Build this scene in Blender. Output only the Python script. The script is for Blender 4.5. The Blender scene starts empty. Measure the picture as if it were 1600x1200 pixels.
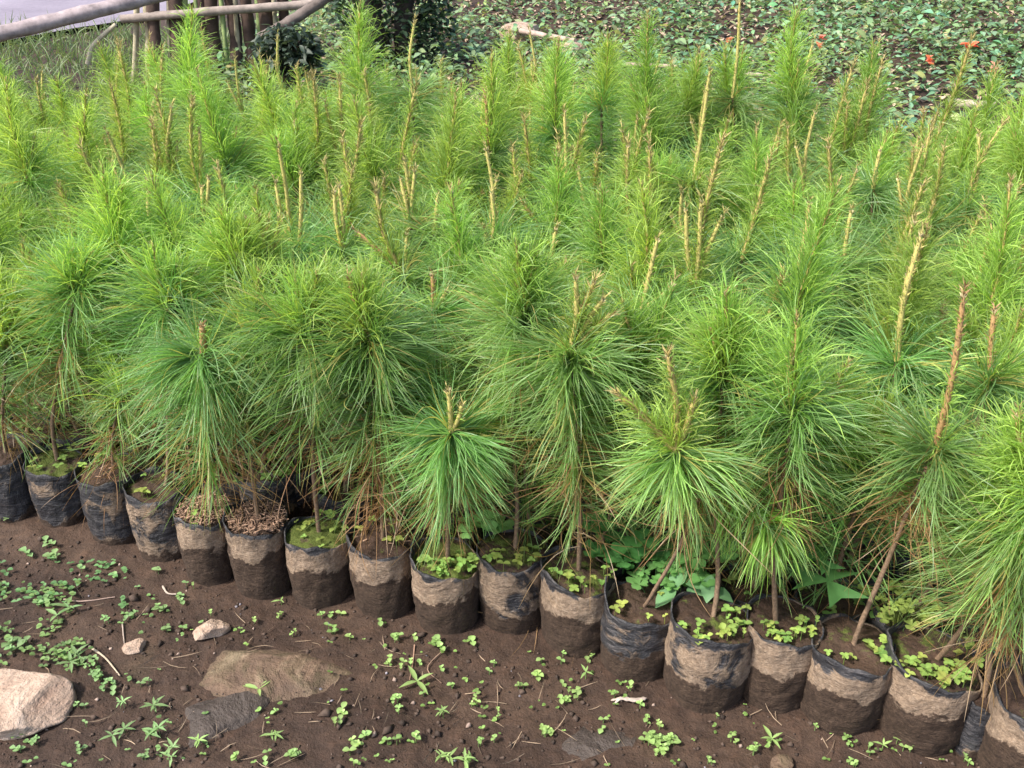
import bpy, math, random
import numpy as np
from mathutils import Vector
R = math.radians
scene = bpy.context.scene
col = scene.collection

# ------------------------------------------------------------------ camera, sky, sun, exposure
F_PX, CAM_H, PITCH = 1537.0, 1.08, R(28)
cam_d = bpy.data.cameras.new('camera')
cam = bpy.data.objects.new('camera', cam_d); col.objects.link(cam)
cam.location = (0, 0, CAM_H); cam.rotation_euler = (R(90) - PITCH, 0, 0)
cam_d.sensor_width = 36.0; cam_d.lens = 36.0 * F_PX / 1600.0
cam_d.clip_start = 0.02; cam_d.clip_end = 400
scene.camera = cam

SUN_EL, SUN_AZ = 50.0, 243.0          # azimuth clockwise from +Y: light comes from the left, a little behind the camera
world = bpy.data.worlds.new('World'); scene.world = world; world.use_nodes = True
wn = world.node_tree.nodes; wl = world.node_tree.links
sky = wn.new('ShaderNodeTexSky'); sky.sky_type = 'NISHITA'; sky.sun_disc = False
sky.sun_elevation = R(SUN_EL); sky.sun_rotation = R(SUN_AZ); sky.dust_density = 3.0
wl.new(sky.outputs[0], wn['Background'].inputs[0]); wn['Background'].inputs[1].default_value = 0.15
sd = bpy.data.lights.new('sun', 'SUN'); sd.energy = 3.0; sd.angle = R(6.0); sd.color = (1.0, 0.95, 0.86)
sun = bpy.data.objects.new('sun', sd); col.objects.link(sun); sun.location = (-4, -2, 6)
sv = Vector((math.sin(R(SUN_AZ)) * math.cos(R(SUN_EL)), math.cos(R(SUN_AZ)) * math.cos(R(SUN_EL)), math.sin(R(SUN_EL))))
sun.rotation_euler = sv.to_track_quat('Z', 'Y').to_euler()
scene.view_settings.view_transform = 'Standard'; scene.view_settings.look = 'None'
scene.view_settings.gamma = 1; scene.view_settings.exposure = 1.0
scene.cycles.max_bounces = 6; scene.cycles.transparent_max_bounces = 4

# ------------------------------------------------------------------ helpers
FW = np.array([0, math.cos(PITCH), -math.sin(PITCH)]); UP = np.array([0, math.sin(PITCH), math.cos(PITCH)])
def ray(px, py): return FW + np.array([1., 0, 0]) * (px - 800) / F_PX - UP * (py - 600) / F_PX
def at(px, py, z=0.0):
    d = ray(px, py); return np.array([0, 0, CAM_H]) + d * ((z - CAM_H) / d[2])
def onY(px, py, Y):
    d = ray(px, py); return np.array([0, 0, CAM_H]) + d * (Y / d[1])
def proj(p):
    q = np.array(p, float) - [0, 0, CAM_H]; w = q @ FW
    return 800 + F_PX * q[0] / w, 600 - F_PX * (q @ UP) / w

def norm(a): return a / np.maximum(np.linalg.norm(a, axis=-1, keepdims=True), 1e-9)

class MB:
    """collects blocks of geometry and links them as one mesh object"""
    def __init__(s): s.V = []; s.F = []; s.m = []; s.C = []; s.n = 0
    def add(s, V, F, mat=0, C=(1, 1, 1)):
        V = np.asarray(V, float).reshape(-1, 3); F = np.asarray(F, np.int64)
        C = np.asarray(C, float)
        if C.ndim == 1: C = np.tile(C, (len(V), 1))
        s.V.append(V); s.F.append(F + s.n); s.m.append(np.full(len(F), mat)); s.C.append(C); s.n += len(V)
    def mesh(s, name, mats, smooth=True):
        me = bpy.data.meshes.new(name)
        V = np.concatenate(s.V); me.vertices.add(len(V)); me.vertices.foreach_set('co', V.ravel())
        loops = np.concatenate([f.ravel() for f in s.F]); tot = np.concatenate([np.full(len(f), f.shape[1]) for f in s.F])
        me.loops.add(len(loops)); me.loops.foreach_set('vertex_index', loops.astype(np.int32))
        me.polygons.add(len(tot)); st = np.concatenate([[0], np.cumsum(tot)[:-1]])
        me.polygons.foreach_set('loop_start', st.astype(np.int32)); me.polygons.foreach_set('loop_total', tot.astype(np.int32))
        me.polygons.foreach_set('material_index', np.concatenate(s.m).astype(np.int32))
        me.polygons.foreach_set('use_smooth', np.full(len(tot), smooth))
        for m in mats: me.materials.append(m)
        a = me.color_attributes.new('tint', 'FLOAT_COLOR', 'POINT')
        C = np.concatenate(s.C); a.data.foreach_set('color', np.concatenate([C, np.ones((len(C), 1))], 1).ravel())
        me.update(calc_edges=True)
        return me
    def build(s, name, mats, parent=None, loc=None, smooth=True):
        o = bpy.data.objects.new(name, s.mesh(name, mats, smooth)); col.objects.link(o)
        if parent: o.parent = parent
        if loc is not None: o.location = loc
        return o

def tag(o, label=None, cat=None, group=None, kind=None):
    if label: o['label'] = label
    if cat: o['category'] = cat
    if group: o['group'] = group
    if kind: o['kind'] = kind
    return o
def empty(name, loc, rz=0):
    o = bpy.data.objects.new(name, None); col.objects.link(o); o.location = loc; o.rotation_euler = (0, 0, rz)
    o.empty_display_size = 0.03; return o
def copy_tree(o, parent=None):
    c = o.copy(); col.objects.link(c); c.parent = parent
    for ch in [x for x in o.children]: copy_tree(ch, c)
    return c

def tube(mb, pts, rad, mat=0, C=(1, 1, 1), n=8, cap=True, wob=0.0, rng=None):
    pts = np.asarray(pts, float); k = len(pts); rad = np.broadcast_to(np.asarray(rad, float), (k,))
    T = norm(np.gradient(pts, axis=0)); ref = np.array([0.31, 0.9, 0.2]) if abs(T[0][2]) > .6 else np.array([0.05, 0.1, 1.0])
    A = norm(np.cross(T, ref)); B = np.cross(T, A)
    th = np.linspace(0, 2 * math.pi, n, endpoint=False)
    r = rad[:, None] * (1 + (rng.uniform(-wob, wob, (k, n)) if wob else 0))
    V = pts[:, None] + r[..., None] * (np.cos(th)[None, :, None] * A[:, None] + np.sin(th)[None, :, None] * B[:, None])
    i = np.arange(k - 1)[:, None] * n; j = np.arange(n)[None]; j2 = (j + 1) % n
    F = np.stack([i + j, i + j2, i + n + j2, i + n + j], -1).reshape(-1, 4)
    if np.ndim(C) == 2: Cv = np.repeat(np.asarray(C), n, 0)
    else: Cv = np.tile(np.asarray(C, float), (k * n, 1))
    mb.add(V.reshape(-1, 3), F, mat, Cv)
    if cap:
        for e, idx in ((0, 0), (1, k - 1)):
            Vc = np.concatenate([V[idx], pts[idx][None]]); Fc = np.array([[a, (a + 1) % n, n] for a in range(n)])
            mb.add(Vc, Fc, mat, Cv[idx * n])

def smooth_path(pts, k):
    pts = np.asarray(pts, float)
    if len(pts) < 3:
        t = np.linspace(0, 1, k)[:, None]; return pts[0] * (1 - t) + pts[-1] * t
    P = np.vstack([2 * pts[0] - pts[1], pts, 2 * pts[-1] - pts[-2]]); out = []
    for t in np.linspace(0, len(pts) - 1 - 1e-6, k):
        i = int(t); f = t - i; a, b, c, d = P[i:i + 4]
        out.append(0.5 * (2 * b + (c - a) * f + (2 * a - 5 * b + 4 * c - d) * f * f + (3 * b - a - 3 * c + d) * f ** 3))
    return np.array(out)

def ribbons(mb, rng, P, D, L, w, g, seg, c0, c1, mat=0, bend=0.25, tipc=None):
    """curved tapering needles: start P, direction D, length L, drooping by g"""
    N = len(P); L = np.broadcast_to(L, (N,)); g = np.broadcast_to(g, (N,)); w = np.broadcast_to(w, (N,))
    B = rng.normal(0, bend, (N, 3)); pos = P.copy(); rows = []; cols = []
    S = norm(np.cross(D, rng.normal(size=(N, 3)))); twist = rng.normal(0, .8, (N, 3))
    c0 = np.broadcast_to(c0, (N, 3)); c1 = np.broadcast_to(c1, (N, 3))
    for i in range(seg + 1):
        t = i / seg
        d = norm(D + B * t + np.array([0, 0, -1.]) * (g * t ** 1.15)[:, None])
        s = norm(np.cross(d, np.cross(S + twist * t, d)))
        ww = w * (0.75 + 0.25 * min(1, t * 4)) * (1 - 0.85 * t ** 4) * .5
        rows.append(np.stack([pos - s * ww[:, None], pos + s * ww[:, None]], 1))
        c = c0 * (1 - t) + c1 * t
        if tipc is not None and i == seg: c = c * .4 + np.array(tipc) * .6
        cols.append(np.stack([c, c], 1))
        pos = pos + d * (L / seg)[:, None]
    V = np.stack(rows, 1).reshape(-1, 3); C = np.stack(cols, 1).reshape(-1, 3)
    b = (np.arange(N) * (seg + 1) * 2)[:, None] + (np.arange(seg) * 2)[None]
    F = np.stack([b, b + 1, b + 3, b + 2], -1).reshape(-1, 4)
    mb.add(V, F, mat, C)

PROF = {'round': (.25, .85, 1, .8, .15), 'oval': (.12, .7, 1, .65, .05), 'lance': (.15, .8, .9, .5, .02), 'heart': (.05, .55, .95, 1.05, .55)}
def leaves(mb, P, az, pitch, L, W, c, kind='oval', curl=0.25, cup=0.18, roll=None, mat=0):
    """leaf blades: base P, heading az, pitch above the horizon, folded along the midrib"""
    N = len(P); L = np.broadcast_to(L, (N,)); W = np.broadcast_to(W, (N,)); pitch = np.broadcast_to(pitch, (N,))
    H = np.stack([np.cos(az), np.sin(az), 0 * az], 1); Sd = np.stack([-np.sin(az), np.cos(az), 0 * az], 1); Z = np.array([0, 0, 1.])
    if roll is not None:
        Sd = Sd * np.cos(roll)[:, None] + Z * np.sin(roll)[:, None]
    prof = PROF[kind]; pos = P.copy(); rows = []; K = len(prof)
    for i, pw in enumerate(prof):
        t = i / (K - 1); a = pitch - curl * t * 2
        d = H * np.cos(a)[:, None] + Z * np.sin(a)[:, None]; nrm = np.cross(d, Sd)
        e = W[:, None] * pw * .5
        mid = pos - (d * (L * .16)[:, None] if kind == 'heart' and i == K - 1 else 0)
        rows.append(np.stack([pos - Sd * e + nrm * e * cup * 2, mid, pos + Sd * e + nrm * e * cup * 2], 1))
        pos = pos + d * (L / (K - 1))[:, None]
    V = np.stack(rows, 1).reshape(-1, 3)
    b = (np.arange(N) * K * 3)[:, None, None] + (np.arange(K - 1) * 3)[None, :, None] + np.arange(2)[None, None]
    F = np.stack([b, b + 1, b + 4, b + 3], -1).reshape(-1, 4)
    c = np.broadcast_to(c, (N, 3)); C = np.repeat(c, K * 3, 0).copy()
    m = np.tile(np.array([[1.], [1.22], [1.]]), (N * K, 1)); mb.add(V, F, mat, C * m)

def vnoise(x, y, seed=0):
    x = np.asarray(x, float); y = np.asarray(y, float)
    xi = np.floor(x); yi = np.floor(y); fx = x - xi; fy = y - yi
    fx = fx * fx * (3 - 2 * fx); fy = fy * fy * (3 - 2 * fy)
    def h(a, b):
        v = np.sin(a * 127.1 + b * 311.7 + seed * 74.7) * 43758.5453; return v - np.floor(v)
    return (h(xi, yi) * (1 - fx) + h(xi + 1, yi) * fx) * (1 - fy) + (h(xi, yi + 1) * (1 - fx) + h(xi + 1, yi + 1) * fx) * fy
def fbm(x, y, o=4, seed=0):
    s = 0; a = .5
    for i in range(o): s = s + a * (vnoise(x * 2 ** i, y * 2 ** i, seed + i) - .5); a *= .5
    return s

# ------------------------------------------------------------------ materials
def mat(name):
    m = bpy.data.materials.new(name); m.use_nodes = True; nt = m.node_tree
    return m, nt, nt.nodes['Principled BSDF'], nt.nodes['Material Output']
def nd(nt, t, **k):
    n = nt.nodes.new(t)
    for a, v in k.items():
        if a.startswith('i_'): n.inputs[a[2:].replace('_', ' ')].default_value = v
        else: setattr(n, a, v)
    return n
def noise(nt, vec, scale, detail=4, rough=.6, dist=0):
    n = nd(nt, 'ShaderNodeTexNoise'); n.inputs['Scale'].default_value = scale; n.inputs['Detail'].default_value = detail
    n.inputs['Roughness'].default_value = rough; n.inputs['Distortion'].default_value = dist
    if vec is not None: nt.links.new(vec, n.inputs['Vector'])
    return n.outputs['Fac']
def ramp(nt, fac, stops):
    r = nd(nt, 'ShaderNodeValToRGB'); e = r.color_ramp.elements
    while len(e) < len(stops): e.new(0.5)
    for i, (p, c) in enumerate(stops): e[i].position = p; e[i].color = (*c, 1) if len(c) == 3 else c
    nt.links.new(fac, r.inputs[0]); return r.outputs[0]
def math_(nt, op, a, b=None, clamp=False):
    n = nd(nt, 'ShaderNodeMath', operation=op, use_clamp=clamp)
    for i, v in enumerate((a, b)):
        if v is None: continue
        if isinstance(v, (int, float)): n.inputs[i].default_value = v
        else: nt.links.new(v, n.inputs[i])
    return n.outputs[0]
def mixc(nt, fac, a, b, mode='MIX'):
    n = nd(nt, 'ShaderNodeMix', data_type='RGBA', blend_type=mode)
    for i, v in ((0, fac), (6, a), (7, b)):
        if isinstance(v, (int, float)): n.inputs[i].default_value = v
        elif isinstance(v, tuple): n.inputs[i].default_value = (*v, 1)
        else: nt.links.new(v, n.inputs[i])
    return n.outputs[2]
def bump(nt, bs, h, strength, dist, prev=None):
    b = nd(nt, 'ShaderNodeBump'); b.inputs['Strength'].default_value = strength; b.inputs['Distance'].default_value = dist
    nt.links.new(h, b.inputs['Height'])
    if prev is not None: nt.links.new(prev, b.inputs['Normal'])
    nt.links.new(b.outputs[0], bs.inputs['Normal']); return b.outputs[0]

def leaf_mat(name, rough=.45, trans=.3, spec=.5, hv=.03, vv=.35):
    m, nt, bs, out = mat(name)
    at_ = nd(nt, 'ShaderNodeAttribute', attribute_name='tint'); oi = nd(nt, 'ShaderNodeObjectInfo')
    hs = nd(nt, 'ShaderNodeHueSaturation'); nt.links.new(at_.outputs['Color'], hs.inputs['Color'])
    nt.links.new(math_(nt, 'ADD', math_(nt, 'MULTIPLY', oi.outputs['Random'], hv), .5 - hv / 2), hs.inputs['Hue'])
    nt.links.new(math_(nt, 'ADD', math_(nt, 'MULTIPLY', math_(nt, 'FRACT', math_(nt, 'MULTIPLY', oi.outputs['Random'], 7.31)), vv), 1 - vv / 2), hs.inputs['Value'])
    c = hs.outputs[0]
    nt.links.new(c, bs.inputs['Base Color']); bs.inputs['Roughness'].default_value = rough
    bs.inputs['Specular IOR Level'].default_value = spec
    tr = nd(nt, 'ShaderNodeBsdfTranslucent'); nt.links.new(mixc(nt, 1.0, c, (1.5, 1.45, .8), 'MULTIPLY'), tr.inputs['Color'])
    mx = nd(nt, 'ShaderNodeMixShader'); mx.inputs[0].default_value = trans
    nt.links.new(bs.outputs[0], mx.inputs[1]); nt.links.new(tr.outputs[0], mx.inputs[2]); nt.links.new(mx.outputs[0], out.inputs[0])
    return m
M_NEEDLE = leaf_mat('pine_needle', .42, .45, .5)
M_LEAF = leaf_mat('weed_leaf', .5, .3, .4, .02, .2)

def tint_mat(name, rough, bscale, bstr, bdist, var=.35, spec=.3):
    m, nt, bs, out = mat(name)
    a = nd(nt, 'ShaderNodeAttribute', attribute_name='tint'); tc = nd(nt, 'ShaderNodeTexCoord')
    n = noise(nt, tc.outputs['Object'], bscale, 5, .65)
    c = mixc(nt, 1.0, a.outputs['Color'], ramp(nt, n, [(.3, (1 - var,) * 3), (.7, (1 + var,) * 3)]), 'MULTIPLY')
    nt.links.new(c, bs.inputs['Base Color']); bs.inputs['Roughness'].default_value = rough; bs.inputs['Specular IOR Level'].default_value = spec
    bump(nt, bs, n, bstr, bdist); return m
M_BARK = tint_mat('seedling_bark', .85, 260, .6, .001, .45)
M_CANDLE = tint_mat('candle_bud', .7, 420, .5, .0008, .3)
M_WOOD = tint_mat('weathered_wood', .8, 22, .6, .004, .4)
M_CHIP = tint_mat('dry_litter', .9, 180, .3, .001, .3)

def soil_mat(name, moss=False):
    m, nt, bs, out = mat(name)
    tc = nd(nt, 'ShaderNodeTexCoord'); gm = nd(nt, 'ShaderNodeNewGeometry'); P = gm.outputs['Position']
    n1 = noise(nt, P, 4.5, 6, .6); n2 = noise(nt, P, 38, 6, .7); n3 = noise(nt, P, 210, 4, .7)
    c = ramp(nt, n1, [(.3, (.031, .0175, .0125)), (.5, (.055, .033, .0225)), (.72, (.084, .053, .036))])
    c = mixc(nt, .75, c, ramp(nt, n2, [(.3, (.5, .46, .46)), (.5, (.98, .96, .94)), (.72, (1.6, 1.5, 1.42))]), 'MULTIPLY')
    c = mixc(nt, .42, c, ramp(nt, n3, [(.3, (.55, .52, .5)), (.62, (1.15, 1.12, 1.1)), (.78, (2.0, 1.9, 1.8))]), 'MULTIPLY')
    if moss:
        oi = nd(nt, 'ShaderNodeObjectInfo'); sp = nd(nt, 'ShaderNodeSeparateColor'); nt.links.new(oi.outputs['Color'], sp.inputs[0])
        nm = noise(nt, P, 42, 5, .65); th = math_(nt, 'SUBTRACT', .72, math_(nt, 'MULTIPLY', sp.outputs['Red'], .42))
        f = math_(nt, 'MULTIPLY', math_(nt, 'SUBTRACT', nm, th), 9, True)
        c = mixc(nt, f, c, mixc(nt, n3, (.045, .075, .012), (.13, .15, .03)))
    else:
        # thin algae film in a few places
        nm = noise(nt, P, 2.3, 5, .65); f = math_(nt, 'MULTIPLY', math_(nt, 'SUBTRACT', nm, .6), 3.0, True)
        c = mixc(nt, math_(nt, 'MULTIPLY', f, .5), c, (.055, .065, .018))
    nt.links.new(c, bs.inputs['Base Color']); bs.inputs['Roughness'].default_value = .78; bs.inputs['Specular IOR Level'].default_value = .35
    b = bump(nt, bs, n2, .8, .010); bump(nt, bs, n3, .55, .003, b)
    return m
M_SOIL = soil_mat('dark_soil'); M_POTSOIL = soil_mat('pot_soil', True)

def bag_mat():
    # black polythene: dried mud coat above a wet mud line; object colour R = mud line (m*5), G = cover of dry mud, B = rim height (m*5)
    m, nt, bs, out = mat('black_polythene_bag')
    tc = nd(nt, 'ShaderNodeTexCoord'); oi = nd(nt, 'ShaderNodeObjectInfo')
    sep = nd(nt, 'ShaderNodeSeparateColor'); nt.links.new(oi.outputs['Color'], sep.inputs[0])
    sx = nd(nt, 'ShaderNodeSeparateXYZ'); nt.links.new(tc.outputs['Object'], sx.inputs[0]); z = sx.outputs['Z']
    off = nd(nt, 'ShaderNodeVectorMath', operation='ADD'); nt.links.new(tc.outputs['Object'], off.inputs[0])
    cmb = nd(nt, 'ShaderNodeCombineXYZ'); r = math_(nt, 'MULTIPLY', oi.outputs['Random'], 37.0)
    for i in range(3): nt.links.new(r, cmb.inputs[i])
    nt.links.new(cmb.outputs[0], off.inputs[1]); P = off.outputs[0]
    nl = noise(nt, P, 22, 5, .62, .4); nb = noise(nt, P, 17, 6, .65, .6); nf = noise(nt, P, 160, 4, .7); ng = noise(nt, P, 480, 3, .7)
    mp = nd(nt, 'ShaderNodeMapping'); mp.inputs['Scale'].default_value = (1, 1, 5.0); nt.links.new(P, mp.inputs[0])
    streak = noise(nt, mp.outputs[0], 26, 5, .7, 1.0)
    line = math_(nt, 'ADD', math_(nt, 'DIVIDE', sep.outputs['Red'], 5.0), math_(nt, 'MULTIPLY', math_(nt, 'SUBTRACT', nl, .5), .085))
    wet = math_(nt, 'MULTIPLY', math_(nt, 'SUBTRACT', line, z), 230, True)
    # dry mud: fades out near the rim
    rimd = math_(nt, 'SUBTRACT', math_(nt, 'DIVIDE', sep.outputs['Blue'], 5.0), z)
    top = math_(nt, 'MULTIPLY', math_(nt, 'SUBTRACT', rimd, math_(nt, 'MULTIPLY', math_(nt, 'SUBTRACT', nb, .40), .075)), 260, True)
    dry = math_(nt, 'MULTIPLY', math_(nt, 'SUBTRACT', math_(nt, 'ADD', nb, math_(nt, 'MULTIPLY', sep.outputs['Green'], .5)), .66), 14, True)
    dry = math_(nt, 'MULTIPLY', dry, top)
    plast = ramp(nt, streak, [(.32, (.012, .012, .014)), (.5, (.030, .030, .035)), (.62, (.078, .073, .076)), (.74, (.17, .14, .125))])
    dryc = mixc(nt, .8, ramp(nt, nf, [(.25, (.135, .095, .066)), (.5, (.225, .162, .114)), (.75, (.345, .265, .195))]), ramp(nt, noise(nt, P, 34, 5, .7, .5), [(.3, (.62, .60, .60)), (.5, (1, 1, 1)), (.7, (1.3, 1.27, 1.2))]), 'MULTIPLY')
    wetc = ramp(nt, nf, [(.25, (.022, .012, .008)), (.5, (.046, .028, .018)), (.78, (.085, .054, .036))])
    wetc = mixc(nt, math_(nt, 'MULTIPLY', math_(nt, 'SUBTRACT', streak, .66), 6, True), wetc, (.16, .12, .10))
    c = mixc(nt, dry, plast, dryc); c = mixc(nt, wet, c, wetc)
    c = mixc(nt, math_(nt, 'MULTIPLY', math_(nt, 'SUBTRACT', nf, .64), 5, True), c, mixc(nt, .5, c, (.12, .08, .055)))
    nt.links.new(c, bs.inputs['Base Color'])
    mud = math_(nt, 'MAXIMUM', dry, wet)
    nt.links.new(math_(nt, 'ADD', math_(nt, 'MULTIPLY', mud, .42), .45), bs.inputs['Roughness'])
    bs.inputs['Specular IOR Level'].default_value = .4
    b = bump(nt, bs, math_(nt, 'ADD', mud, math_(nt, 'MULTIPLY', wet, .6)), .7, .0015); b = bump(nt, bs, nf, .7, .0022, b); b = bump(nt, bs, streak, .6, .006, b); b = bump(nt, bs, nb, .8, .012, b); bump(nt, bs, ng, .35, .0008, b)
    return m
M_BAG = bag_mat()

def stone_mat(name, a, b, c, moss=0.0, scale=9, rough=.8):
    m, nt, bs, out = mat(name); tc = nd(nt, 'ShaderNodeTexCoord'); P = tc.outputs['Object']
    n1 = noise(nt, P, scale, 7, .65, .6); n2 = noise(nt, P, scale * 9, 5, .7); n3 = noise(nt, P, scale * 1.7, 4, .6, 1.5)
    cc = ramp(nt, n1, [(.3, a), (.5, b), (.7, c)])
    cc = mixc(nt, .6, cc, ramp(nt, n2, [(.3, (.7, .66, .62)), (.7, (1.25, 1.22, 1.2))]), 'MULTIPLY')
    sx = nd(nt, 'ShaderNodeSeparateXYZ'); nt.links.new(P, sx.inputs[0])
    if moss:
        f = math_(nt, 'MULTIPLY', math_(nt, 'SUBTRACT', n3, .62 - moss * .2), 5, True); cc = mixc(nt, math_(nt, 'MULTIPLY', f, .6), cc, (.06, .052, .02))
        f2 = math_(nt, 'MULTIPLY', math_(nt, 'SUBTRACT', noise(nt, P, scale * .8, 6, .7), .5), 5, True); cc = mixc(nt, math_(nt, 'MULTIPLY', f2, .9), cc, (.07, .045, .032))
    nt.links.new(cc, bs.inputs['Base Color']); bs.inputs['Roughness'].default_value = rough
    b_ = bump(nt, bs, n1, .9, .022); b_ = bump(nt, bs, n3, .5, .012, b_); bump(nt, bs, n2, .8, .006, b_); return m
M_STONE = stone_mat('pale_sandstone', (.27, .17, .12), (.46, .34, .26), (.60, .50, .42), 0, 11)
M_STONE_MOSS = stone_mat('mossy_stone', (.085, .052, .036), (.155, .10, .065), (.40, .31, .21), 1.0, 10)
M_SLAB = stone_mat('dark_slab', (.036, .026, .021), (.056, .042, .035), (.085, .067, .057), 0, 7, .7)
M_PEBBLE = tint_mat('pebble', .8, 120, .5, .002, .35)

def road_mat():
    m, nt, bs, out = mat('worn_road'); gm = nd(nt, 'ShaderNodeNewGeometry'); P = gm.outputs['Position']
    n1 = noise(nt, P, 1.2, 6, .6); n2 = noise(nt, P, 30, 5, .7)
    c = mixc(nt, .5, ramp(nt, n1, [(.3, (.20, .17, .21)), (.7, (.30, .26, .31))]), ramp(nt, n2, [(.3, (.7, .7, .7)), (.7, (1.25, 1.25, 1.25))]), 'MULTIPLY')
    nt.links.new(c, bs.inputs['Base Color']); bs.inputs['Roughness'].default_value = .85; bump(nt, bs, n2, .4, .006); return m
M_ROAD = road_mat()

# ------------------------------------------------------------------ ground
def gheight(x, y):
    x = np.asarray(x, float); y = np.asarray(y, float)
    near = np.clip((3.0 - y) / 1.0, 0, 1)
    c = 0.334 * x + 0.943 * y
    h = fbm(x * 3, y * 3, 3, 3) * .022 + fbm(x * 14, y * 14, 3, 8) * .011 + np.abs(fbm(x * 45, y * 45, 3, 11)) * .012 * near
    h = h + .006 * np.clip((c - .98) / .1, 0, 1)
    back = np.clip((y - 3.2) / 1.5, 0, 1)
    bank = np.clip((x * .55 + y - 4.2) / 6, 0, 1) * np.clip((x + 1.8) / 1.5, 0, 1)
    return h + back * fbm(x * 1.1, y * 1.1, 3, 21) * .16 * np.clip((x + 2.4) / .8, 0, 1) + bank * .45
def axis(a, b, fine, coarse_end, n2):
    f = np.arange(a, b, fine); g = np.geomspace(.03, coarse_end, n2); return np.concatenate([(a - g)[::-1], f, b + g])
xs = axis(-1.5, 1.4, .0075, 60, 60); ys = axis(.45, 1.75, .0075, 70, 75); ys = ys[ys > -12]
X, Y = np.meshgrid(xs, ys); Z = gheight(X, Y)
nx, ny = len(xs), len(ys); i = np.arange(ny - 1)[:, None] * nx; j = np.arange(nx - 1)[None]
g = MB(); g.add(np.stack([X, Y, Z], -1).reshape(-1, 3), np.stack([i + j, i + j + 1, i + nx + j + 1, i + nx + j], -1).reshape(-1, 4))
tag(g.build('ground', [M_SOIL]), kind='structure')
gz = lambda x, y: float(gheight(x, y))
def gp(px, py):
    p = at(px, py, 0); z = gz(p[0], p[1]); p = at(px, py, z); p[2] = gz(p[0], p[1]); return p

rd = MB(); a = at(-60, 84); b = at(236, 34)
a2 = a + (a - b) * 4; V = [a2, b, b + np.array([.9, 8, 0]), a2 + np.array([-20, 30, 0])]
dv = 24; U = np.linspace(0, 1, dv); q = np.array([[(V[0] * (1 - u) + V[1] * u) * (1 - v) + (V[3] * (1 - u) + V[2] * u) * v for u in U] for v in U])
q[0, :, 1] += fbm(np.arange(dv) * .9, np.zeros(dv), 3, 5) * .5
q[..., 2] = np.maximum(gheight(q[..., 0], q[..., 1]), 0) + .035
ii = np.arange(dv - 1)[:, None] * dv; jj = np.arange(dv - 1)[None]
rd.add(q.reshape(-1, 3), np.stack([ii + jj, ii + jj + 1, ii + dv + jj + 1, ii + dv + jj], -1).reshape(-1, 4))
tag(rd.build('road', [M_ROAD]), kind='structure')

# ------------------------------------------------------------------ seedling pieces
MATURE = np.array([.165, .310, .075]); YOUNG = np.array([.36, .50, .11]); DEAD = np.array([.30, .18, .085]); BLUE = np.array([.24, .37, .18])
GOLD = np.array([.40, .345, .115]); BROWN = np.array([.27, .165, .072]); BARK = np.array([.15, .10, .065]); PALE = np.array([.56, .47, .27])

def unit_from(axis_, rng, n, ang, angs):
    """directions at angle ang (+-angs) from the axis vectors"""
    A = norm(np.cross(axis_, rng.normal(size=(n, 3)))); a = rng.normal(ang, angs, n)
    return axis_ * np.cos(a)[:, None] + A * np.sin(a)[:, None]

def plume(mb, rng, path, n, L, droop=1.5, c=MATURE, top_up=1.0, lo=0.0, hi=1.0, spread=1.0, w=.0015, bias=None, fan=1.0, dn=.55, t0=12):
    """long needles in threes along a leafy stem; path runs from the bottom up"""
    n3 = int(n / 3 * dn); path = smooth_path(path, 40); T = norm(np.gradient(path, axis=0))
    s = lo + (hi - lo) * rng.beta(1.6, 1.0, n3); k = np.clip((s * 39).astype(int), 0, 39)
    P = path[k] + rng.normal(0, .0015, (n3, 3)); ax = T[k]; u = (s - lo) / (hi - lo)
    top = rng.random(n3) < .38; u = np.where(top, 1 - rng.random(n3) * .10, u); k = np.clip(((lo + (hi - lo) * u) * 39).astype(int), 0, 39); P = path[k] + rng.normal(0, .0015, (n3, 3)); ax = T[k]
    ang = fan * np.where(top, R(t0) + R(97 - t0) * rng.random(n3) ** .8, R(66) + (1 - u) * R(30)) + rng.normal(0, .25, n3)
    phi = rng.uniform(0, 6.283, n3); phi = phi + .35 * np.sin(phi * 5 + rng.uniform(0, 6))      # needles bunch into locks
    A = norm(np.cross(ax, np.array([.3, 1., .1]))); B = np.cross(ax, A)
    D = norm(ax * np.cos(ang)[:, None] + (A * np.cos(phi)[:, None] + B * np.sin(phi)[:, None]) * np.sin(ang)[:, None])
    if bias is not None: D = norm(D + np.array(bias) * rng.uniform(.3, 1, n3)[:, None])
    Ls = L * rng.uniform(.5, 1.1, n3) * (.80 + .20 * u) * (.85 + .15 * np.minimum(1, (1 - u) * 6 + .2))
    cc = c[None] * rng.uniform(.65, 1.5, (n3, 1)); mixb = rng.random((n3, 1)) * .75; cc = cc * (1 - mixb) + BLUE * mixb
    yl = (rng.random((n3, 1)) < .07); cc = np.where(yl, np.array([.40, .36, .12]), cc)
    dd = (rng.random((n3, 1)) < .10 * np.clip(1.4 - 2 * u, 0, 1)[:, None]); cc = np.where(dd, DEAD * 1.1, cc)
    g3 = droop * rng.uniform(.15, 1.5, n3)
    for f in range(3):
        ribbons(mb, rng, P, norm(D + rng.normal(0, .055, (n3, 3))), Ls * rng.uniform(.9, 1.02, n3), w, g3, 7, cc * .95, cc * 1.15, 0, .40, (.42, .38, .16))

def dead(mb, rng, path, n, L):
    path = smooth_path(path, 20); k = rng.integers(0, 20, n); P = path[k] + rng.normal(0, .012, (n, 3)); az = rng.uniform(0, 6.283, n); e = rng.normal(-.25, .45, n)
    D = np.stack([np.cos(az) * np.cos(e), np.sin(az) * np.cos(e), np.sin(e)], 1)
    ribbons(mb, rng, P, D, L * rng.uniform(.3, 1.1, n), .0012, rng.uniform(.3, 2.4, n), 7, DEAD * rng.uniform(.5, 1.5, (n, 1)), DEAD * 1.1, 0, 1.1)

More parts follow.
